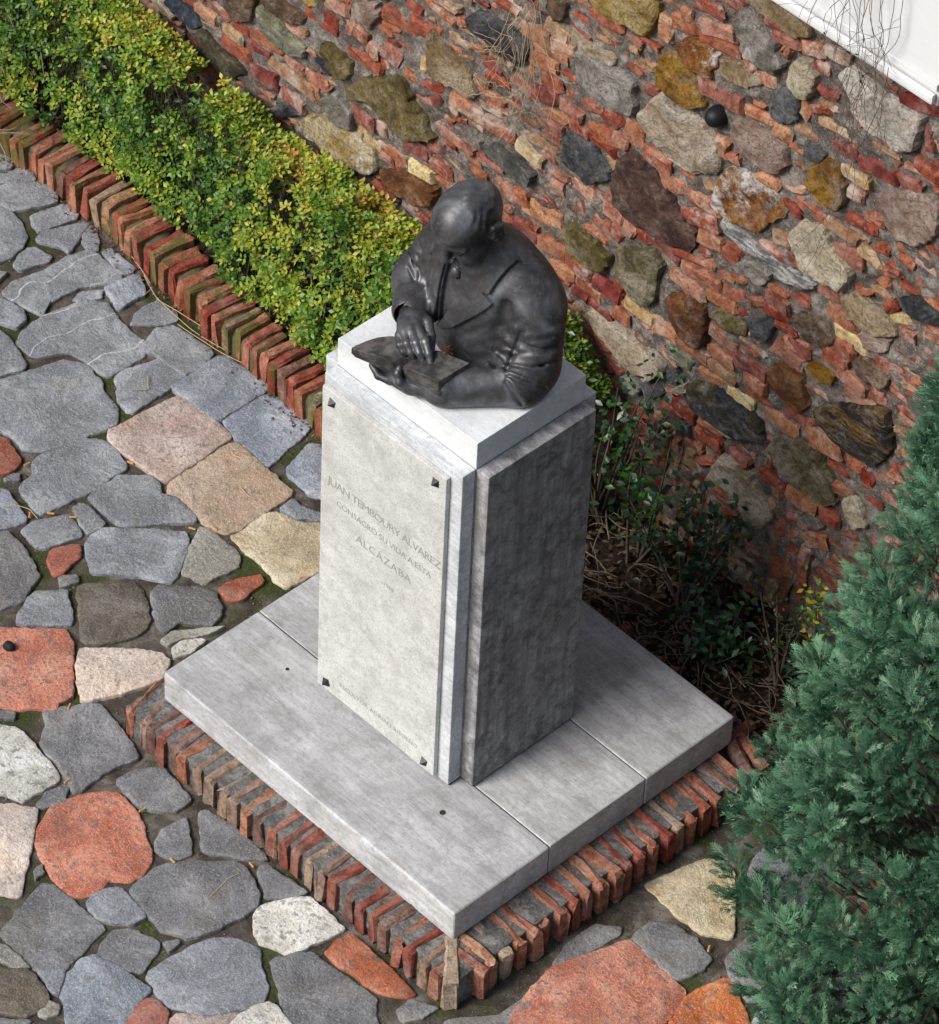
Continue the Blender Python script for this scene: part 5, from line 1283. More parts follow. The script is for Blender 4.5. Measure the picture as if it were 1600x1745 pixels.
RK = {'navy': mat_rock('rock_navy', (.018, .022, .032), (.042, .050, .068), (.10, .11, .13)),
      'black': mat_rock('rock_black', (.010, .011, .014), (.025, .027, .034), (.075, .08, .09), patch=(.20, .19, .17), pamt=.35),
      'blackg': mat_rock('rock_black_gold', (.010, .010, .011), (.024, .022, .022), (.06, .055, .05), streak=(.20, .115, .03)),
      'dblue': mat_rock('rock_dark_blue', (.014, .018, .028), (.045, .050, .055), (.10, .10, .09), patch=(.075, .06, .022), pamt=.8),
      'dolive': mat_rock('rock_dark_olive', (.028, .022, .015), (.07, .056, .034), (.16, .14, .10)),
      'olive': mat_rock('rock_olive', (.085, .065, .026), (.16, .125, .060), (.27, .23, .15)),
      'olivebr': mat_rock('rock_olive_brown', (.075, .060, .032), (.14, .12, .072), (.25, .22, .16), patch=(.36, .31, .23), pamt=.6),
      'brown': mat_rock('rock_brown', (.065, .040, .026), (.13, .085, .056), (.24, .18, .14)),
      'beige': mat_rock('rock_beige', (.30, .235, .17), (.43, .36, .28), (.55, .49, .42)),
      'tan': mat_rock('rock_tan', (.20, .14, .082), (.32, .25, .17), (.44, .37, .29)),
      'green': mat_rock('rock_green', (.15, .145, .095), (.25, .245, .17), (.37, .36, .28), streak=(.12, .12, .10)),
      'ochre': mat_rock('rock_ochre', (.30, .18, .055), (.42, .28, .11), (.52, .40, .22)),
      'ochre2': mat_rock('rock_ochre_pale', (.24, .17, .065), (.36, .27, .13), (.48, .40, .26)),
      'grey': mat_rock('rock_grey', (.14, .125, .105), (.25, .23, .20), (.38, .36, .33)),
      'dgrey': mat_rock('rock_dark_grey', (.045, .045, .050), (.11, .11, .115), (.22, .22, .22)),
      'schist': mat_rock('rock_schist', (.060, .060, .052), (.115, .112, .10), (.20, .195, .18), streak=(.045, .045, .042)),
      'silver': mat_rock('rock_silver', (.16, .155, .15), (.28, .275, .27), (.44, .43, .42), streak=(.60, .59, .57), rough=.5),
      'creamw': mat_rock('rock_cream_white', (.28, .19, .08), (.42, .34, .20), (.55, .50, .40), patch=(.70, .68, .63), pscale=4),
      'cream': mat_rock('rock_cream', (.40, .34, .25), (.54, .48, .38), (.64, .59, .50)),
      'white': mat_rock('rock_white', (.46, .41, .36), (.62, .58, .52), (.72, .69, .64), patch=(.50, .36, .29), pamt=.5),
      'pinkst': mat_rock('rock_pink', (.24, .165, .135), (.35, .27, .235), (.46, .39, .35)),
      'purple': mat_rock('rock_purple', (.050, .026, .020), (.095, .056, .045), (.16, .11, .09)),
      'gold': mat_rock('rock_gold', (.13, .062, .013), (.25, .14, .038), (.36, .24, .10)),
      'rust': mat_rock('rock_rust', (.075, .030, .015), (.15, .065, .030), (.25, .14, .08)),
      'rustw': mat_rock('rock_rust_white', (.13, .050, .018), (.24, .11, .045), (.33, .19, .10), patch=(.62, .59, .55), pscale=4.5),
      'ball': NT('black_stone').done((.008, .008, .010), .55)}

# occupancy map of the wall face (1 cm)
GX0, GZ0, GS = -4.6, -.1, .01
occm = np.zeros((740, 400), bool)
def fill_poly(poly, grow=0.0):
    P = np.array(poly); c = P.mean(0); P = c + (P - c) * (1 + grow)
    lo = np.floor((P.min(0) - (GX0, GZ0)) / GS).astype(int) - 1; hi = np.ceil((P.max(0) - (GX0, GZ0)) / GS).astype(int) + 2
    lo = np.clip(lo, 0, None); hi = np.minimum(hi, occm.shape)
    if (hi <= lo).any(): return None
    xs = GX0 + GS * np.arange(lo[0], hi[0]); zs = GZ0 + GS * np.arange(lo[1], hi[1])
    m = poly_sd(xs[:, None].astype(np.float32), zs[None].astype(np.float32), P) < 0
    return slice(lo[0], hi[0]), slice(lo[1], hi[1]), m
def rect(x0, z0, x1, z1, th):
    d = np.array((x1 - x0, z1 - z0)); d = d / (np.linalg.norm(d) + 1e-9); n = np.array((-d[1], d[0])) * th / 2
    a = np.array((x0, z0)); b = np.array((x1, z1))
    return [a - n, b - n, b + n, a + n]

nb = 0
for k, (c, pl) in enumerate(RUBBLE):
    P = np.array(pl); size = min(np.ptp(P[:, 0]), np.ptp(P[:, 1]))
    bul = min(.026, .008 + .10 * size) * rng.uniform(.7, 1.15)
    if c == 'ball': bul = .05
    rough_ = .012 if c in ('beige', 'cream', 'white', 'rustw', 'gold') else .0095
    if c == 'ball': P = P.mean(0) + .034 * np.array([(math.cos(q_), math.sin(q_)) for q_ in np.arange(20) / 20 * 6.2832])
    prof = [(1., -.03), (1., .0), (.96, .016), (.85, .028), (.66, .037), (.4, .043), (.2, .045)] if c == 'ball' else [(1.02, -.05), (1.0, bul * .25), (.972, bul * .78), (.92, bul * .95), (.82, bul), (.68, bul), (.52, bul), (.36, bul), (.18, bul)]
    Vv, Ff, cc = slab_rings(P, prof, k + 61, rough_ if c != 'ball' else .001, .014, .008 if c != 'ball' else .001, top_tilt=rng.normal(0, .05, 2))
    W_ = np.column_stack([Vv[:, 0] - cc[0], -Vv[:, 2], Vv[:, 1] - cc[1]])
    o = mesh_np('stone', W_, [f[::-1] for f in Ff], RK[c], wall, smooth=(c == 'ball'))
    o.location = np.array((cc[0], WY + .012, cc[1])) - WO
    r_ = fill_poly(pl, .04)
    if r_: occm[r_[0], r_[1]] |= r_[2]
for k, (c, x0, z0, x1, z1, th) in enumerate(BRICKS):
    th = max(th, .020) * .92
    L = math.hypot(x1 - x0, z1 - z0); a = math.atan2(z1 - z0, x1 - x0)
    prd = rng.uniform(.0, .014)
    Vv, Ff = brick_mesh(L * 1.02, .09, th, 1000 + k, wear=.009, jit=.0042)
    o = mesh_np('brick', Vv, Ff, BR[c], wall)
    o.location = np.array(((x0 + x1) / 2, WY + .045 - prd + .012, (z0 + z1) / 2)) - WO
    o.rotation_euler = (rng.normal(0, .06), -a, rng.normal(0, .05))
    r_ = fill_poly(rect(x0, z0, x1, z1, th * 1.15), .02)
    if r_: occm[r_[0], r_[1]] |= r_[2]
    nb += 1
# fill the rest of the face with shorter and more buried bricks and stones
fill_b, fill_s = [], []
z = .05
while z < 3.55:
    x = -4.5
    while x < 2.6:
        L = rng.uniform(.085, .19); th = rng.uniform(.026, .038)
        zz = z + .012 * math.sin(x * 2.1 + z * 3) + rng.normal(0, .005)
        r_ = fill_poly(rect(x, zz, x + L, zz + rng.normal(0, .006), th), .05)
        seen = -2.7 < x < 1.15 and zz < 2.75
        if r_ and not (occm[r_[0], r_[1]] & r_[2]).any() and rng.random() < (.80 if seen else .85):
            occm[r_[0], r_[1]] |= r_[2]
            fill_b.append((x, zz, L, th, seen))
        x += L + rng.uniform(.012, .03)
    z += .058
z = .035
while z < 2.9:                                # short broken bricks squeezed into the gaps
    x = -3.4
    while x < 1.6:
        L = rng.uniform(.045, .12); th = rng.uniform(.020, .031); zz = z + rng.normal(0, .006)
        r_ = fill_poly(rect(x, zz, x + L, zz + rng.normal(0, .008), th), .03)
        if r_ and not (occm[r_[0], r_[1]] & r_[2]).any() and rng.random() < .8:
            occm[r_[0], r_[1]] |= r_[2]; fill_b.append((x, zz, L, th, True))
            x += L
        x += rng.uniform(.012, .03)
    z += .0215
for _ in range(6000):
    x, zz = rng.uniform(-4.5, 2.5), rng.uniform(.05, 3.5); s_ = rng.uniform(.022, .07)
    m = 7; an = np.arange(m) / m * 6.283
    pl = [(x + s_ * rng.uniform(.75, 1.2) * 1.35 * math.cos(q), zz + s_ * rng.uniform(.7, 1.1) * math.sin(q)) for q in an]
    r_ = fill_poly(pl, .03)
    if r_ and not (occm[r_[0], r_[1]] & r_[2]).any():
        occm[r_[0], r_[1]] |= r_[2]; fill_s.append((pl, s_))
    if len(fill_s) > 420: break
fill_b.sort(key=lambda q: (not q[4], -q[2] * q[3]))
shared = {}
VV, FF, off = [], [], 0
MI = []
order = list('rrorooptkrdt')
mats = list(BR)
for k, (x, zz, L, th, seen) in enumerate(fill_b):
    c = order[int(rng.integers(len(order)))]
    Vv, Ff = brick_mesh(L, .09, th, 3000 + k, wear=.009, jit=.004)
    rot = Matrix.Rotation(rng.normal(0, .09), 3, 'X') @ Matrix.Rotation(rng.normal(0, .07), 3, 'Y') @ Matrix.Rotation(rng.normal(0, .06), 3, 'Z')
    prd = rng.uniform(-.004, .008)
    p = np.array((x + L / 2, WY + .045 - prd + .012, zz))
    if k < 300 - nb:
        o = mesh_np('brick', Vv, Ff, BR[c], wall)
        o.location = p - WO; o.rotation_euler = rot.to_euler()
    else:
        q = Vv @ np.array(rot).T + p - WO
        VV.append(q); FF += [tuple(i + off for i in f) for f in Ff]; MI += [mats.index(c)] * len(Ff); off += len(q)
if VV:
    o = mesh_np('brick_fragments', np.concatenate(VV), FF, None, wall)
    for m in mats: o.data.materials.append(BR[m])
    o.data.polygons.foreach_set('material_index', np.array(MI, np.int32))
    o['kind'] = 'stuff'
codes = ['brown', 'grey', 'tan', 'dgrey', 'olive', 'beige', 'pinkst', 'navy', 'rust', 'schist']
for k, (pl, s_) in enumerate(sorted(fill_s, key=lambda q: -q[1])[:130]):
    bul = rng.uniform(.004, .012)
    Vv, Ff, cc = slab_rings(pl, [(1.0, -.04), (1.0, 0), (.9, bul * .7), (.6, bul)], k + 4000, .004, .03, .005)
    W_ = np.column_stack([Vv[:, 0] - cc[0], -Vv[:, 2], Vv[:, 1] - cc[1]])
    o = mesh_np('stone', W_, [f[::-1] for f in Ff], RK[codes[int(rng.integers(len(codes)))]], wall)
    o.location = np.array((cc[0], WY + .014, cc[1])) - WO

# mortar core
mx = np.concatenate([np.arange(-6, -3.2, .03), np.arange(-3.2, 1.5, .0115), np.arange(1.5, 4.01, .03)]); mz = np.concatenate([np.arange(-.15, 2.75, .0115), np.arange(2.75, 3.62, .03)])
MX, MZ = np.meshgrid(mx, mz, indexing='ij')
q = np.column_stack([MX.ravel(), np.zeros(MX.size), MZ.ravel()])
yy = WY + .019 + .010 * vnoise(q, 6, 11) + .010 * vnoise(q, 17, 12) + .009 * vnoise(q, 44, 13)
Vf = np.column_stack([q[:, 0], yy, q[:, 2]])
nx, nz = len(mx), len(mz)
ii = (np.arange(nx - 1)[:, None] * nz + np.arange(nz - 1)[None]).ravel()
Ff = np.stack([ii, ii + nz, ii + nz + 1, ii + 1], 1)
nv = len(Vf)
bk_ = np.array([(-6, 1.75, -.15), (4, 1.75, -.15), (4, 1.75, 3.61), (-6, 1.75, 3.61)])
c00, c10, c11, c01 = 0, (nx - 1) * nz, nx * nz - 1, nz - 1
extra_f = np.array([(nv + 1, nv, nv + 3, nv + 2), (c01, c11, nv + 2, nv + 3), (c10, nv + 1, nv + 2, c11), (c00, c01, nv + 3, nv)])
mesh_np('mortar', np.concatenate([Vf, bk_]) - WO, np.concatenate([Ff, extra_f]), M_MORTAR, wall, smooth=True)

# white moulded marble panel on the wall
M_WHITE = mat_marble('white_marble', [(.60, .60, .60), (.63, .63, .63), (.66, .66, .66)], (.58, .59, .61), .4, .03, grain=.01, dirtcol=(.5, .48, .45))
fx0, fx1, fz0, fz1 = -.62, .735, 2.452, 3.35
fr = empty('marble_tablet', ((fx0 + fx1) / 2, WY, fz0))
tag(fr, 'white marble slab with moulded border fixed high on the rubble wall', 'tablet')
def frame_piece(name, x0, x1, y0, y1, z0, z1, b=.004): return box(name, x0, x1, y0, y1, z0, z1, M_WHITE, fr, b, 2)
frame_piece('backing', fx0, fx1, WY - .058, WY + .03, fz0, fz1)
frame_piece('moulding', fx0 + .004, fx1 - .004, WY - .080, WY - .059, fz0 + .010, fz0 + .046, .010)
frame_piece('moulding', fx0 + .004, fx1 - .004, WY - .066, WY - .059, fz0 + .053, fz0 + .078, .003)
# ------------------------------------------------------------------ foliage helpers
def mat_leaf(name, gloss=.45, trans=.25, spec=.4):
    t = NT(name)
    a = t.new('ShaderNodeAttribute'); a.attribute_name = 'Col'
    col = a.outputs['Color']
    m = t.done(col, gloss, None, spec=spec)
    tr = t.new('ShaderNodeBsdfTranslucent'); t.l(col, tr.inputs['Color'])
    mx_ = t.new('ShaderNodeMixShader'); mx_.inputs[0].default_value = trans
    t.l(t.p.outputs[0], mx_.inputs[1]); t.l(tr.outputs[0], mx_.inputs[2])
    t.l(mx_.outputs[0], t.n['Material Output'].inputs['Surface'])
    return m
M_LEAF = mat_leaf('hedge_leaf', .42, .30)
M_GLOSSY = mat_leaf('shrub_leaf', .32, .15, .5)
M_CONIFER = mat_leaf('conifer_scale', .6, .18, .25)
M_DRY = mat_leaf('dry_leaf', .85, .1, .15)
def mat_bark(name, a, b):
    t = NT(name); n1 = t.noise(t.mapping((1, 1, .25)), 60, 5, .7)
    return t.done(t.ramp(n1, [(.3, a), (.7, b)]), .9, t.bump(n1, .6, .004), spec=.15)
M_BARK = mat_bark('bark', (.055, .040, .030), (.16, .13, .10))
M_STRAW = mat_bark('straw_stem', (.30, .21, .12), (.48, .37, .24))
M_VINE = mat_bark('vine_stem', (.055, .038, .030), (.17, .11, .085))

def unit(v): return v / (np.linalg.norm(v, axis=-1, keepdims=True) + 1e-9)
def leaves(name, base, dirs, nrm, length, width, cols, mat, parent, cup=.18, loc=(0, 0, 0)):
    """n leaves, 5 verts / 4 tris each"""
    n = len(base); dirs = unit(dirs); side = unit(np.cross(dirs, nrm)); nn = np.cross(side, dirs)
    L = length[:, None]; W = width[:, None]
    tip = base + dirs * L - nn * L * .06
    mid = base + dirs * L * .52 - nn * W * cup
    le = base + dirs * L * .50 - side * W * .5; ri = base + dirs * L * .50 + side * W * .5
    V = np.stack([base, le, tip, ri, mid], 1).reshape(-1, 3) - np.array(loc)
    k = np.arange(n)[:, None] * 5
    F = np.concatenate([k + np.array([[0, 3, 4]]), k + np.array([[3, 2, 4]]), k + np.array([[2, 1, 4]]), k + np.array([[1, 0, 4]])])
    o = mesh_np(name, V, F, mat, parent)
    ca = o.data.color_attributes.new('Col', 'FLOAT_COLOR', 'POINT')
    C = np.repeat(np.column_stack([cols, np.ones(n)]), 5, 0).astype(np.float32)
    ca.data.foreach_set('color', C.ravel())
    return o

# ------------------------------------------------------------------ clipped hedge
def hedge_height(x): return np.interp(x, [-4.6, -3.2, -2.6, -1.9, -1.25, -.6, -.40], [.80, .74, .70, .66, .63, .72, .55])
hedge = empty('clipped_hedge', (-2.2, .95, .08))
tag(hedge, 'clipped small leaved hedge with yellow and orange tips between brick kerb and wall', 'hedge')
HO = np.array(hedge.location)
ns = 11500
xs = rng.uniform(-4.3, -.40, ns)
# section: rounded box from kerb (front) over the top to the wall
s = rng.random(ns) ** .85
y0 = np.interp(xs, kx, ky) + .125 + .035 * vnoise(np.column_stack([xs, xs * 0, xs * 0]), 5, 1)
hh_ = hedge_height(xs) + .035 * vnoise(np.column_stack([xs, s * 0.7, xs * 0]), 4, 2)
ylen = 1.07 - y0
front = s < .52
u = np.where(front, s / .52, (s - .52) / .48)
zz = np.where(front, .12 + (hh_ - .12) * u, hh_ + 0 * u)
yy = np.where(front, y0 + .10 * u ** 3, y0 + .10 + (ylen - .10) * u)
bump = .045 * vnoise(np.column_stack([xs * 1.0, yy * 1.2, zz * 1.2]), 6, 3) + .022 * vnoise(np.column_stack([xs, yy, zz]), 15, 4)
nrm = np.where(front[:, None], np.array([[.05, -.92, .38]]), np.array([[.0, -.25, .97]])) * 1.0
depth = rng.exponential(.022, ns)
sp = np.column_stack([xs, yy, zz]) + nrm * (bump - depth)[:, None] + rng.normal(0, .008, (ns, 3))
sp[:, 1] = np.minimum(sp[:, 1], 1.085)
hole = vnoise(sp, 9, 9) + .5 * vnoise(sp, 21, 10)
keep = hole > -.42
sp, nrm, depth, front = sp[keep], nrm[keep], depth[keep], front[keep]
ns = len(sp)
per = 6
ph_ = rng.uniform(0, 6.28, ns)
shoot = unit(nrm * .8 + np.array([[0, 0, .7]]) + rng.normal(0, .35, (ns, 3)))
a_ = unit(np.cross(shoot, rng.normal(0, 1, (ns, 3)))); b_ = np.cross(shoot, a_)
tone = vnoise(sp, 3.2, 21) * .55 + vnoise(sp, 8, 22) * .45 + rng.normal(0, .34, ns) - .08 + .25 * (~front)
pal = np.array([(.030, .075, .014), (.065, .150, .018), (.140, .250, .024), (.28, .35, .036), (.44, .42, .055), (.46, .30, .06), (.42, .15, .04)])
stops = np.array([-1.2, -.45, -.05, .30, .75, 1.15, 1.5])
B, D, N, Ln, Wd, C = [], [], [], [], [], []
for k in range(per):
    an = ph_ + k * 2.4
    out = np.cos(an)[:, None] * a_ + np.sin(an)[:, None] * b_
    lift = rng.uniform(.15, .85, ns)[:, None]
    d = unit(out + shoot * lift + rng.normal(0, .12, (ns, 3)))
    B.append(sp + shoot * (.004 * k) + out * .003); D.append(d); N.append(unit(shoot + rng.normal(0, .25, (ns, 3))))
    l_ = rng.uniform(.015, .025, ns); Ln.append(l_); Wd.append(l_ * rng.uniform(.52, .68, ns))
    t_ = tone + rng.normal(0, .16, ns)
    C.append(np.column_stack([np.interp(t_, stops, pal[:, q]) for q in range(3)]))
cc = np.concatenate(C) * rng.uniform(.8, 1.15, (ns * per, 1))
leaves('foliage', np.concatenate(B), np.concatenate(D), np.concatenate(N), np.concatenate(Ln), np.concatenate(Wd), cc, M_LEAF, hedge, loc=HO)
# dark inner leaves and twigs
paths = []
for k in range(420):
    x = rng.uniform(-4.2, -.45); y = rng.uniform(float(np.interp(x, kx, ky)) + .21, 1.04); h = float(hedge_height(x)) * rng.uniform(.75, 1.03)
    p0 = np.array((x + rng.normal(0, .05), y + rng.normal(0, .03), .07)); p2 = np.array((x + rng.normal(0, .05), y - rng.uniform(-.02, .08), h))
    p1 = (p0 + p2) / 2 + rng.normal(0, .04, 3)
    t_ = np.linspace(0, 1, 6)[:, None]
    paths.append(((1 - t_) ** 2 * p0 + 2 * t_ * (1 - t_) * p1 + t_ ** 2 * p2, np.linspace(.0035, .0010, 6)))
Vv, Ff = tubes(paths, 4)
mesh_np('twigs', Vv - HO, Ff, M_BARK, hedge)
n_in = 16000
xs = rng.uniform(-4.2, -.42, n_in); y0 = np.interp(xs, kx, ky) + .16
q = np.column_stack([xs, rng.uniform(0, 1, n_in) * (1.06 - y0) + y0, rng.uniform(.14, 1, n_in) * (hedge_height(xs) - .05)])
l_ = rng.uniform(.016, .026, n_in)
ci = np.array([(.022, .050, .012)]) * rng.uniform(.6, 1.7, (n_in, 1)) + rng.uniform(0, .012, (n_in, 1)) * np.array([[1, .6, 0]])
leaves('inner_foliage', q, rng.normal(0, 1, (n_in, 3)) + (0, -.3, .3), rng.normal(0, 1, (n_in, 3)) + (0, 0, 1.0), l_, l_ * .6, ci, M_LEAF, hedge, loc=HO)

# bare branched bush at the far end of the hedge
bb = empty('bare_bush', (-3.35, .86, .08))
tag(bb, 'grey bare branched bush with few leaves at the far end of the hedge', 'bush')
paths = []
for k in range(26):
    p = np.array((-3.35 + rng.normal(0, .06), .86 + rng.normal(0, .05), .08)); d = unit(np.array((rng.normal(0, .5), rng.normal(-.25, .4), 1.0)))
    pts = [p]
    for j in range(8):
        d = unit(d + rng.normal(0, .22, 3)); p = p + d * .075; pts.append(p)
    paths.append((np.array(pts), np.linspace(.008 if k < 5 else .004, .0012, 9)))
    for j in (3, 5, 6):
        p = pts[j]; d2 = unit(d + rng.normal(0, .8, 3)); q_ = [p]
        for m in range(4): d2 = unit(d2 + rng.normal(0, .25, 3)); p = p + d2 * .045; q_.append(p)
        paths.append((np.array(q_), np.linspace(.0025, .0008, 5)))
Vv, Ff = tubes(paths, 4)
mesh_np('branches', Vv - np.array(bb.location), Ff, mat_bark('grey_bark', (.14, .12, .105), (.30, .27, .24)), bb)

# ------------------------------------------------------------------ dark shrubs in the bed
def shrub(base, h, spread, nst, label, lcol, seed, lsz=(.026, .040), lean=(0, 0), dens=16, name='leafy_shrub'):
    r_ = np.random.default_rng(seed)
    o = empty(name, base); tag(o, label, 'shrub')
    bp = np.array(base); paths = []; B, D, N, L_, C = [], [], [], [], []
    for k in range(nst):
        p = bp + np.array((r_.normal(0, .02), r_.normal(0, .02), 0)); d = unit(np.array((r_.normal(lean[0], .35), r_.normal(lean[1], .25), 1.2)))
        hh = h * r_.uniform(.6, 1.05); n = 9; pts = [p]
        for j in range(n):
            d = unit(d + np.array((r_.normal(0, .12), r_.normal(0, .10), 0)) * spread * 4); p = p + d * hh / n; p[1] = min(p[1], 1.07); pts.append(p.copy())
        paths.append((np.array(pts), np.linspace(.0065, .0018, n + 1)))
        for j in range(3, n + 1):
            for m in range(int(dens * (j / n) / 2)):
                q = pts[j] + r_.normal(0, spread * .42, 3); q[1] = min(q[1], 1.075)
                B.append(q); D.append(unit(np.array((r_.normal(0, 1), r_.normal(-.35, .8), r_.normal(.15, .5))))); N.append(unit(np.array((r_.normal(0, .4), r_.normal(-.3, .4), 1))))
                L_.append(r_.uniform(*lsz)); C.append(np.array(lcol[int(r_.integers(len(lcol)))]) * r_.uniform(.7, 1.3))
    Vv, Ff = tubes(paths, 5)
    mesh_np('stems', Vv - bp, Ff, M_BARK, o)
    L_ = np.array(L_)
    leaves('foliage', np.array(B), np.array(D), np.array(N), L_, L_ * .52, np.array(C), M_GLOSSY, o, cup=.12, loc=bp)
    return o
DG = [(.010, .034, .014), (.014, .048, .017), (.022, .066, .022), (.012, .040, .020)]
BGn = [(.030, .11, .016), (.05, .15, .02), (.022, .085, .018)]
YG = [(.16, .24, .02), (.34, .30, .03), (.06, .14, .02)]
shrub((-.36, 1.00, .07), .78, .085, 12, 'dark green leafy shrub against the wall at the end of the hedge', DG + [BGn[0]], 31, dens=14)
shrub((-.14, .98, .06), .56, .07, 7, 'bright green leaved shrub with thin stems between pedestal and brick pilaster', BGn + DG[:1], 32, lean=(.1, 0), dens=12)
shrub((.115, .93, .05), .52, .065, 9, 'glossy dark green shrub on tall bare stems in front of the wall', DG, 33, lsz=(.030, .044), dens=15)
shrub((.335, .83, .05), .26, .075, 11, 'low dark green shrub beside the plinth corner', DG + [BGn[2]], 34, lsz=(.026, .040), lean=(.15, 0), dens=13)
shrub((.52, .92, .05), .36, .055, 6, 'thin straggly shrub with brownish stems beside the conifer', [DG[1], (.06, .075, .02), (.035, .05, .015)], 35, lsz=(.014, .024), dens=14)
shrub((.66, 1.00, .05), .52, .05, 5, 'small shrub with yellow leaf tips between brick pilaster and conifer', YG + [BGn[1]], 36, lsz=(.020, .032), dens=9)

# ------------------------------------------------------------------ leaf litter
nl = 2600
q = np.column_stack([rng.uniform(-.62, 1.15, nl), rng.uniform(.62, 1.10, nl), rng.uniform(.055, .085, nl)])
q[:, 1] = np.where(q[:, 0] > .78, np.maximum(q[:, 1], .82), q[:, 1])
l_ = rng.uniform(.014, .038, nl)
cl = np.array([(.085, .050, .030), (.13, .085, .055), (.05, .032, .022), (.17, .12, .08)])[rng.integers(0, 4, nl)] * rng.uniform(.6, 1.1, (nl, 1))
nr = rng.normal(0, .45, (nl, 3)) + (0, 0, 1)
lit = leaves('leaf_litter', q, rng.normal(0, 1, (nl, 3)) * (1, 1, .25), nr, l_, l_ * .5, cl, M_DRY, None, cup=-.3)
tag(lit, 'brown dry leaves littering the planting bed behind the plinth', 'leaf litter', kind='stuff')
nl = 900
xk = rng.uniform(-4.0, -.8, nl); off_ = np.abs(rng.normal(0, .035, nl))
q = np.column_stack([xk, np.interp(xk, kx, ky) + np.where(rng.random(nl) < .55, .15 + off_, -.004 - off_ * .8), np.zeros(nl)])
q[:, 2] = np.where(q[:, 1] > np.interp(xk, kx, ky) + .1, rng.uniform(.10, .115, nl), .004)
l_ = rng.uniform(.008, .022, nl)
cl = np.array([(.12, .065, .035), (.20, .11, .05), (.075, .045, .03)])[rng.integers(0, 3, nl)]
lit2 = leaves('kerb_litter', q, rng.normal(0, 1, (nl, 3)) * (1, 1, .2), rng.normal(0, .3, (nl, 3)) + (0, 0, 1), l_, l_ * .5, cl, M_DRY, None, cup=-.3)
tag(lit2, 'small dry leaves and chaff lying along the hedge kerb', 'leaf litter', kind='stuff')
paths = []
for k in range(150):
    p = np.array((rng.uniform(-.5, .85), rng.uniform(.70, 1.08), rng.uniform(.07, .11))); a = rng.uniform(0, 6.28); cur = rng.normal(0, .35); pts = [p]
    st_ = rng.uniform(.012, .032)
    for j in range(9):
        a += cur * .5; p = p + np.array((math.cos(a) * st_, math.sin(a) * st_ * .7, rng.normal(0, .004))); p[1] = min(max(p[1], .64), 1.1); p[2] = max(p[2], .055); pts.append(p)
    paths.append((np.array(pts), rng.uniform(.0012, .0032)))
Vv, Ff = tubes(paths, 4)
tw = mesh_np('fallen_twigs', Vv, Ff, mat_bark('dead_twig', (.085, .060, .045), (.22, .17, .13)))
tag(tw, 'tangle of dead twigs lying on the soil behind the plinth', 'twigs', kind='stuff')

# ------------------------------------------------------------------ hanging dry vines
def vine(name, anchor, n, spreadx, zlen, mat, rad, label, seed, yoff=.02, leaf=0, drift=0.0):
    r_ = np.random.default_rng(seed)
    o = empty(name, anchor); tag(o, label, 'vine')
    A = np.array(anchor); paths = []; B = []
    for k in range(n):
        p = A + np.array((r_.normal(0, spreadx), -abs(r_.normal(0, yoff)), r_.uniform(-.02, .12))); L = zlen * r_.uniform(.45, 1.05)
        pts = [p]; dx = r_.normal(drift, .25)
        ns_ = 14
        for j in range(ns_):
            dx = dx * .9 + r_.normal(0, .16)
            p = p + np.array((dx * L / ns_, r_.normal(0, .010), -L / ns_)); p[1] = min(max(p[1], A[1] - .10), A[1] - .002); pts.append(p)
            if leaf and r_.random() < leaf: B.append(p.copy())
        paths.append((np.array(pts), np.linspace(rad, rad * .45, ns_ + 1)))
        for j in range(3):
            i0 = int(r_.integers(3, ns_)); p = pts[i0]; d = np.array((r_.normal(0, 1), r_.normal(-.1, .2), r_.normal(-.4, .5))); q_ = [p]
            for m in range(5): d = d + r_.normal(0, .3, 3); p = p + unit(d) * .022; p[1] = min(p[1], A[1] - .002); q_.append(p)
            paths.append((np.array(q_), rad * .5))
    Vv, Ff = tubes(paths, 4)
    mesh_np('stems', Vv - A, Ff, mat, o)
    if B:
        B = np.array(B); m = len(B); l_ = r_.uniform(.012, .024, m)
        leaves('dry_leaves', B, r_.normal(0, 1, (m, 3)), r_.normal(0, 1, (m, 3)) + (0, -1, 0), l_, l_ * .5, np.tile((.035, .028, .026), (m, 1)), M_DRY, o, loc=A)
    return o
vine('hanging_vine', (.46, WY - .085, 2.80), 17, .105, .78, M_VINE, .0014, 'dark leafless vine hanging over the white marble tablet', 41, .015, leaf=.06)
vine('hanging_vine', (.50, WY - .10, 2.45), 7, .07, .75, M_VINE, .0013, 'thin brown vine tails trailing down the wall below the marble tablet', 43, .02)
vine('hanging_vine', (-.88, WY - .035, 1.78), 15, .045, .62, M_STRAW, .0015, 'straw coloured dry stems hanging on the wall behind the bust', 42, .012, drift=.05)

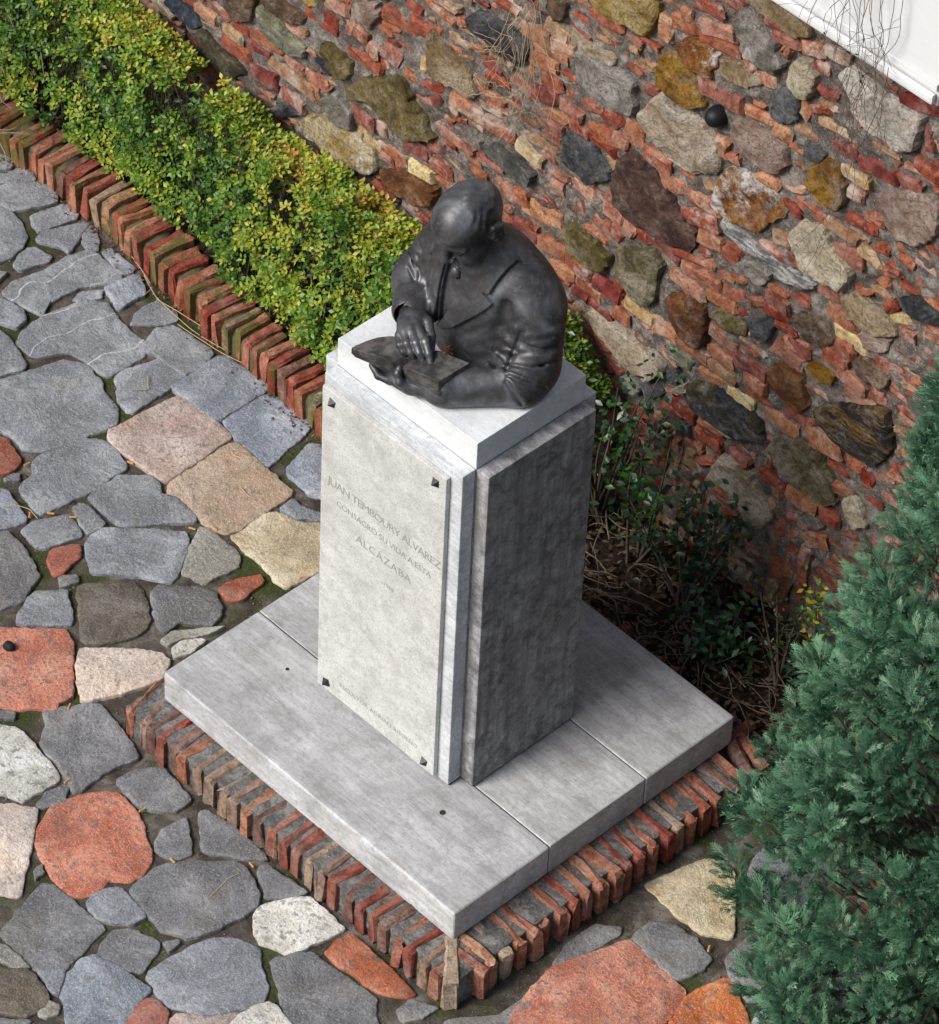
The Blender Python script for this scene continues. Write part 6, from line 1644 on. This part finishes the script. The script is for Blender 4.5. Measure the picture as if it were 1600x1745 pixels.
# ------------------------------------------------------------------ conifer
def conifer():
    base = np.array((1.68, .47, 0.0))
    o = empty('conifer_tree', base); tag(o, 'blue green feathery conifer growing beside the wall and plinth', 'tree')
    r_ = np.random.default_rng(77)
    hs = np.array([0, .15, .40, .85, 1.45, 2.1, 2.7, 3.2]); rs = np.array([.50, .69, .76, .65, .50, .37, .20, .02])
    # plumes
    PB_, PD, PL = [], [], []
    paths = [(np.array([(0, 0, z) for z in np.linspace(0, 3.1, 12)]) + base + r_.normal(0, .012, (12, 3)) * np.linspace(0, 1, 12)[:, None], np.linspace(.055, .006, 12))]
    for k in range(540):
        h = 3.15 * r_.random() ** 1.25; ang = r_.uniform(0, 6.283)
        rr = float(np.interp(h, hs, rs)) * (r_.uniform(.82, 1.0) if k < 340 else r_.uniform(.25, .82))
        L = r_.uniform(.20, .36) * (1 - .35 * h / 3.2)
        out = np.array((math.cos(ang), math.sin(ang), 0))
        d = unit(out * r_.uniform(.45, .9) + np.array((0, 0, r_.uniform(.8, 1.3))) + r_.normal(0, .12, 3))
        tip = base + out * rr + np.array((0, 0, h)); st = tip - d * L
        if tip[1] > 1.06: continue
        PB_.append(st); PD.append(d); PL.append(L)
        hub = base + np.array((0, 0, max(.05, h - rr * .9 - .1)))
        t_ = np.linspace(0, 1, 6)[:, None]
        paths.append(((1 - t_) ** 2 * hub + 2 * t_ * (1 - t_) * (hub * .4 + st * .6 - np.array((0, 0, .05))) + t_ ** 2 * (st + d * L * .6), np.linspace(.010, .002, 6)))
    Vv, Ff = tubes(paths, 5)
    mesh_np('trunk', Vv - base, Ff, M_BARK, o)
    PB_, PD, PL = map(np.array, (PB_, PD, PL))
    # frond template: flat feathery spray of scale-leaf twigs, one narrow triangle each (x = along, y = side)
    T, TF = [], []
    def strip(p, q, w):
        p = np.array(p); q = np.array(q); s_ = np.array((-(q - p)[1], (q - p)[0])); s_ = s_ / np.linalg.norm(s_) * w / 2; k = len(T)
        T.extend([p + s_, p - s_, q]); TF.append((k, k + 1, k + 2))
    strip((0, 0), (1.05, 0), .075)
    for i in range(1, 8):
        x = i / 8.5; ln = .50 * (1 - x) ** .8 + .11
        for sgn in (1, -1):
            x_ = x + (.04 if sgn > 0 else 0)
            e = (x_ + ln * .74, sgn * ln * .60); strip((x_, 0), e, .068)
            for f in (.5,):
                b0 = (x_ + (e[0] - x_) * f, e[1] * f); ll = ln * .38
                strip(b0, (b0[0] + ll * .95, b0[1] + sgn * ll * .05), .060)
    T = np.array(T); TF = np.array(TF); nt = len(T)
    per = 66; n = len(PB_) * per
    pid = np.repeat(np.arange(len(PB_)), per)
    t_ = r_.random(n) ** .8
    ax = PD[pid]; a = unit(np.cross(ax, np.array([[.31, .2, .93]]))); b = np.cross(ax, a)
    ph2 = r_.uniform(0, 6.283, n)
    rad = np.cos(ph2)[:, None] * a + np.sin(ph2)[:, None] * b
    wdt = .075 * np.sin(np.clip(t_ * .85 + .15, 0, 1) * np.pi * .92) + .006
    pos_ = PB_[pid] + ax * (PL[pid] * t_)[:, None] + rad * (wdt * r_.uniform(.3, 1, n))[:, None]
    fd = unit(rad * r_.uniform(.35, .95, n)[:, None] + ax * .85 + np.array([[0, 0, .15]]) + r_.normal(0, .14, (n, 3)))
    fs = unit(np.cross(fd, rad + r_.normal(0, .5, (n, 3))))
    fl = r_.uniform(.035, .068, n)
    V = pos_[:, None] + fd[:, None] * (T[None, :, 0:1] * fl[:, None, None]) + fs[:, None] * (T[None, :, 1:2] * fl[:, None, None])
    fn = np.cross(fd, fs)
    tw_ = r_.normal(0, .22, (n, len(T) // 3, 1)).repeat(3, 1); tw_[:, 0::3] *= .3; tw_[:, 1::3] *= .3
    V = V + fn[:, None] * (fl[:, None, None] * (tw_ * (.25 + np.abs(T[None, :, 1:2])) - .18 * T[None, :, 0:1] ** 2))
    V[..., 1] = np.minimum(V[..., 1], 1.10)
    V = V.reshape(-1, 3)
    F = (TF[None] + (np.arange(n) * nt)[:, None, None]).reshape(-1, 3)
    cr = mesh_np('crown', V - base, F, M_CONIFER, o)
    tone = np.clip(r_.normal(0, .55, n) + r_.normal(0, .5, len(PB_))[pid], -1, 1)
    c0 = np.array((.026, .086, .046)); c1 = np.array((.125, .255, .145)); cw = np.array((.19, .31, .20))
    col = c0 + (c1 - c0) * ((tone + 1) / 2)[:, None]
    col = np.where((r_.random(n) < .10)[:, None], cw, col)
    C = np.repeat(np.column_stack([col, np.ones(n)]), nt, 0).astype(np.float32)
    C[:, :3] *= np.tile(.82 + .3 * T[:, 0], n)[:, None]
    ca = cr.data.color_attributes.new('Col', 'FLOAT_COLOR', 'POINT')
    ca.data.foreach_set('color', C.ravel())
conifer()
# ------------------------------------------------------------------ litter on the paving
M_FILTER = mat_bark('cigarette_filter', (.42, .19, .05), (.55, .28, .09))
M_PAPER = NT('cigarette_paper').done((.42, .38, .32), .8)
def butt(x, y, z, ang, label):
    o = empty('cigarette_butt', (x, y, z)); o.rotation_euler = (0, 0, ang); tag(o, label, 'cigarette butt', 'cigarette butts dropped in the paving joints')
    for nm, x0, x1, m, r_ in (('filter', -.011, .008, M_FILTER, .0035), ('ash_end', .0082, .0115, M_PAPER, .0033)):
        bm = bmesh.new()
        bmesh.ops.create_cone(bm, segments=10, radius1=r_, radius2=r_ * .93, depth=x1 - x0, cap_ends=True)
        c = bm_obj(nm, bm, m, o, smooth=False)
        c.rotation_euler = (0, R(90), 0); c.location = ((x0 + x1) / 2, 0, 0)
BUTT_LABELS = ['orange cigarette butt beside the small red flagstone at the yard edge', 'orange cigarette butt at the corner of the pink square flagstone',
               'orange cigarette butt beside the tip of the bluish flagstone', 'orange cigarette butt above the small wide grey flagstone', 'orange cigarette butt between the two small grey flagstones',
               'orange cigarette butt at the top of the olive grey flagstone', 'orange cigarette butt under the peach square flagstone', 'orange cigarette butt between big orange slab and dark grey flagstone',
               'orange cigarette butt beside the white speckled flagstone', 'orange cigarette butt between round orange flagstone and dark flagstones', 'orange cigarette butt above the large oval grey flagstone',
               'orange cigarette butt at the right shoulder of the oval grey flagstone by the brick kerb', 'orange cigarette butt beside the grey flagstone under the conifer']
for (x, y, ang), lb in zip(BUTTS, BUTT_LABELS):
    butt(x, y, .004, ang, lb)
# straw stems blown against the kerb
def straw(pts, label, r_=.0016):
    P = np.array(pts, float); t_ = np.linspace(0, len(P) - 1, 14)
    C = np.column_stack([np.interp(t_, np.arange(len(P)), P[:, q]) for q in range(3)])
    C[:, :2] += .006 * np.column_stack([vnoise(C, 9, 3), vnoise(C, 9, 4)])
    Vv, Ff = tubes([(C, r_)], 5)
    b = C[0]
    o = mesh_np('dry_stem', Vv - b, Ff, M_STRAW, loc=b)
    tag(o, label, 'dry stem')
for pts, label in STEMS: straw(pts, label)
def lump(name, x, y, z, s, m, label, cat, seed):
    bm = bmesh.new(); bmesh.ops.create_icosphere(bm, subdivisions=2, radius=1)
    q = np.array([v.co for v in bm.verts]); n = vnoise(q, 1.6, seed)
    for v, k in zip(bm.verts, n): v.co = Vector((v.co.x * s[0], v.co.y * s[1], v.co.z * s[2])) * (1 + .35 * k)
    o = bm_obj(name, bm, m, None, True, (x, y, z)); tag(o, label, cat)
M_TAR = NT('black_lump').done((.012, .012, .014), .7)
lump('black_pebble', *BLACK, (.020, .015, .014), M_TAR, 'black pebble lying on the big orange flagstone', 'pebble', 3)
lump('red_scrap', *RED, (.004, .010, .003), NT('red_plastic').done((.60, .02, .03), .4), 'tiny red plastic scrap on the brick kerb by the slab edge', 'scrap', 5)
# gravel in the joints
n = 2600
gxy = np.column_stack([rng.uniform(-3.6, 1.6, n), rng.uniform(-1.9, .72, n)])
s_ = rng.uniform(.0015, .005, n)
oct_ = np.array([(1, 0, 0), (0, 1, 0), (-1, 0, 0), (0, -1, 0), (0, 0, .7), (0, 0, -.7)], float)
of = np.array([(0, 1, 4), (1, 2, 4), (2, 3, 4), (3, 0, 4), (1, 0, 5), (2, 1, 5), (3, 2, 5), (0, 3, 5)])
keep = ~((np.abs(gxy[:, 0]) < .78) & (np.abs(gxy[:, 1]) < .72))
gxy, s_ = gxy[keep], s_[keep]; n = len(gxy)
V = np.column_stack([gxy, np.full(n, -.006)])[:, None] + oct_[None] * s_[:, None, None] * rng.uniform(.7, 1.3, (n, 6, 1))
F = (of[None] + (np.arange(n) * 6)[:, None, None]).reshape(-1, 3)
gr = mesh_np('gravel', V.reshape(-1, 3), F, mat_mortar('gravel_grit', (.12, .11, .10), (.26, .24, .22), (.42, .40, .37)))
tag(gr, 'loose grit in the joints of the stone paving', 'gravel', kind='stuff')
# tufts of moss and grass in the joints
n = 5200
q = np.column_stack([rng.uniform(-3.4, 1.5, n), rng.uniform(-1.9, .72, n), np.full(n, -.009)])
nz_ = vnoise(q, 2.6, 31) + .6 * vnoise(q, 8, 32)
q = q[nz_ > .35]; q = q[~((np.abs(q[:, 0]) < .80) & (np.abs(q[:, 1]) < .74))]; n = len(q)
l_ = rng.uniform(.010, .022, n)
cl = np.array([(.05, .10, .012), (.09, .14, .018), (.035, .07, .012), (.14, .15, .03)])[rng.integers(0, 4, n)]
mo = leaves('moss_tufts', q, rng.normal(0, .8, (n, 3)) * (1, 1, .2) + (0, 0, .8), rng.normal(0, 1, (n, 3)) + (0, 0, .3), l_, l_ * .28, cl, M_DRY, None)
tag(mo, 'green moss and tiny weeds growing in the paving joints', 'moss', kind='stuff')
# dry leaves caught on the open book
def heap(c, n, sx, label, seed):
    r_ = np.random.default_rng(seed); c = np.array(c)
    q = c + np.column_stack([r_.normal(0, sx, n), r_.normal(0, sx * .6, n), np.abs(r_.normal(0, .004, n)) + .001])
    l_ = r_.uniform(.006, .016, n)
    cl = np.array([(.13, .035, .018), (.08, .03, .02), (.20, .085, .04)])[r_.integers(0, 3, n)]
    o = leaves('dry_leaf_heap', q, r_.normal(0, 1, (n, 3)) * (1, 1, .4), r_.normal(0, .6, (n, 3)) + (0, 0, 1), l_, l_ * .3, cl, M_DRY, None, cup=-.3)
    tag(o, label, 'dry leaves', kind='stuff')
heap((-.045, -.188, 1.752), 70, .013, 'reddish dry leaf bits caught under the writing hand on the bronze book', 5)
heap((.030, -.112, 1.768), 40, .010, 'dark dry leaf bits at the back edge of the bronze book', 6)
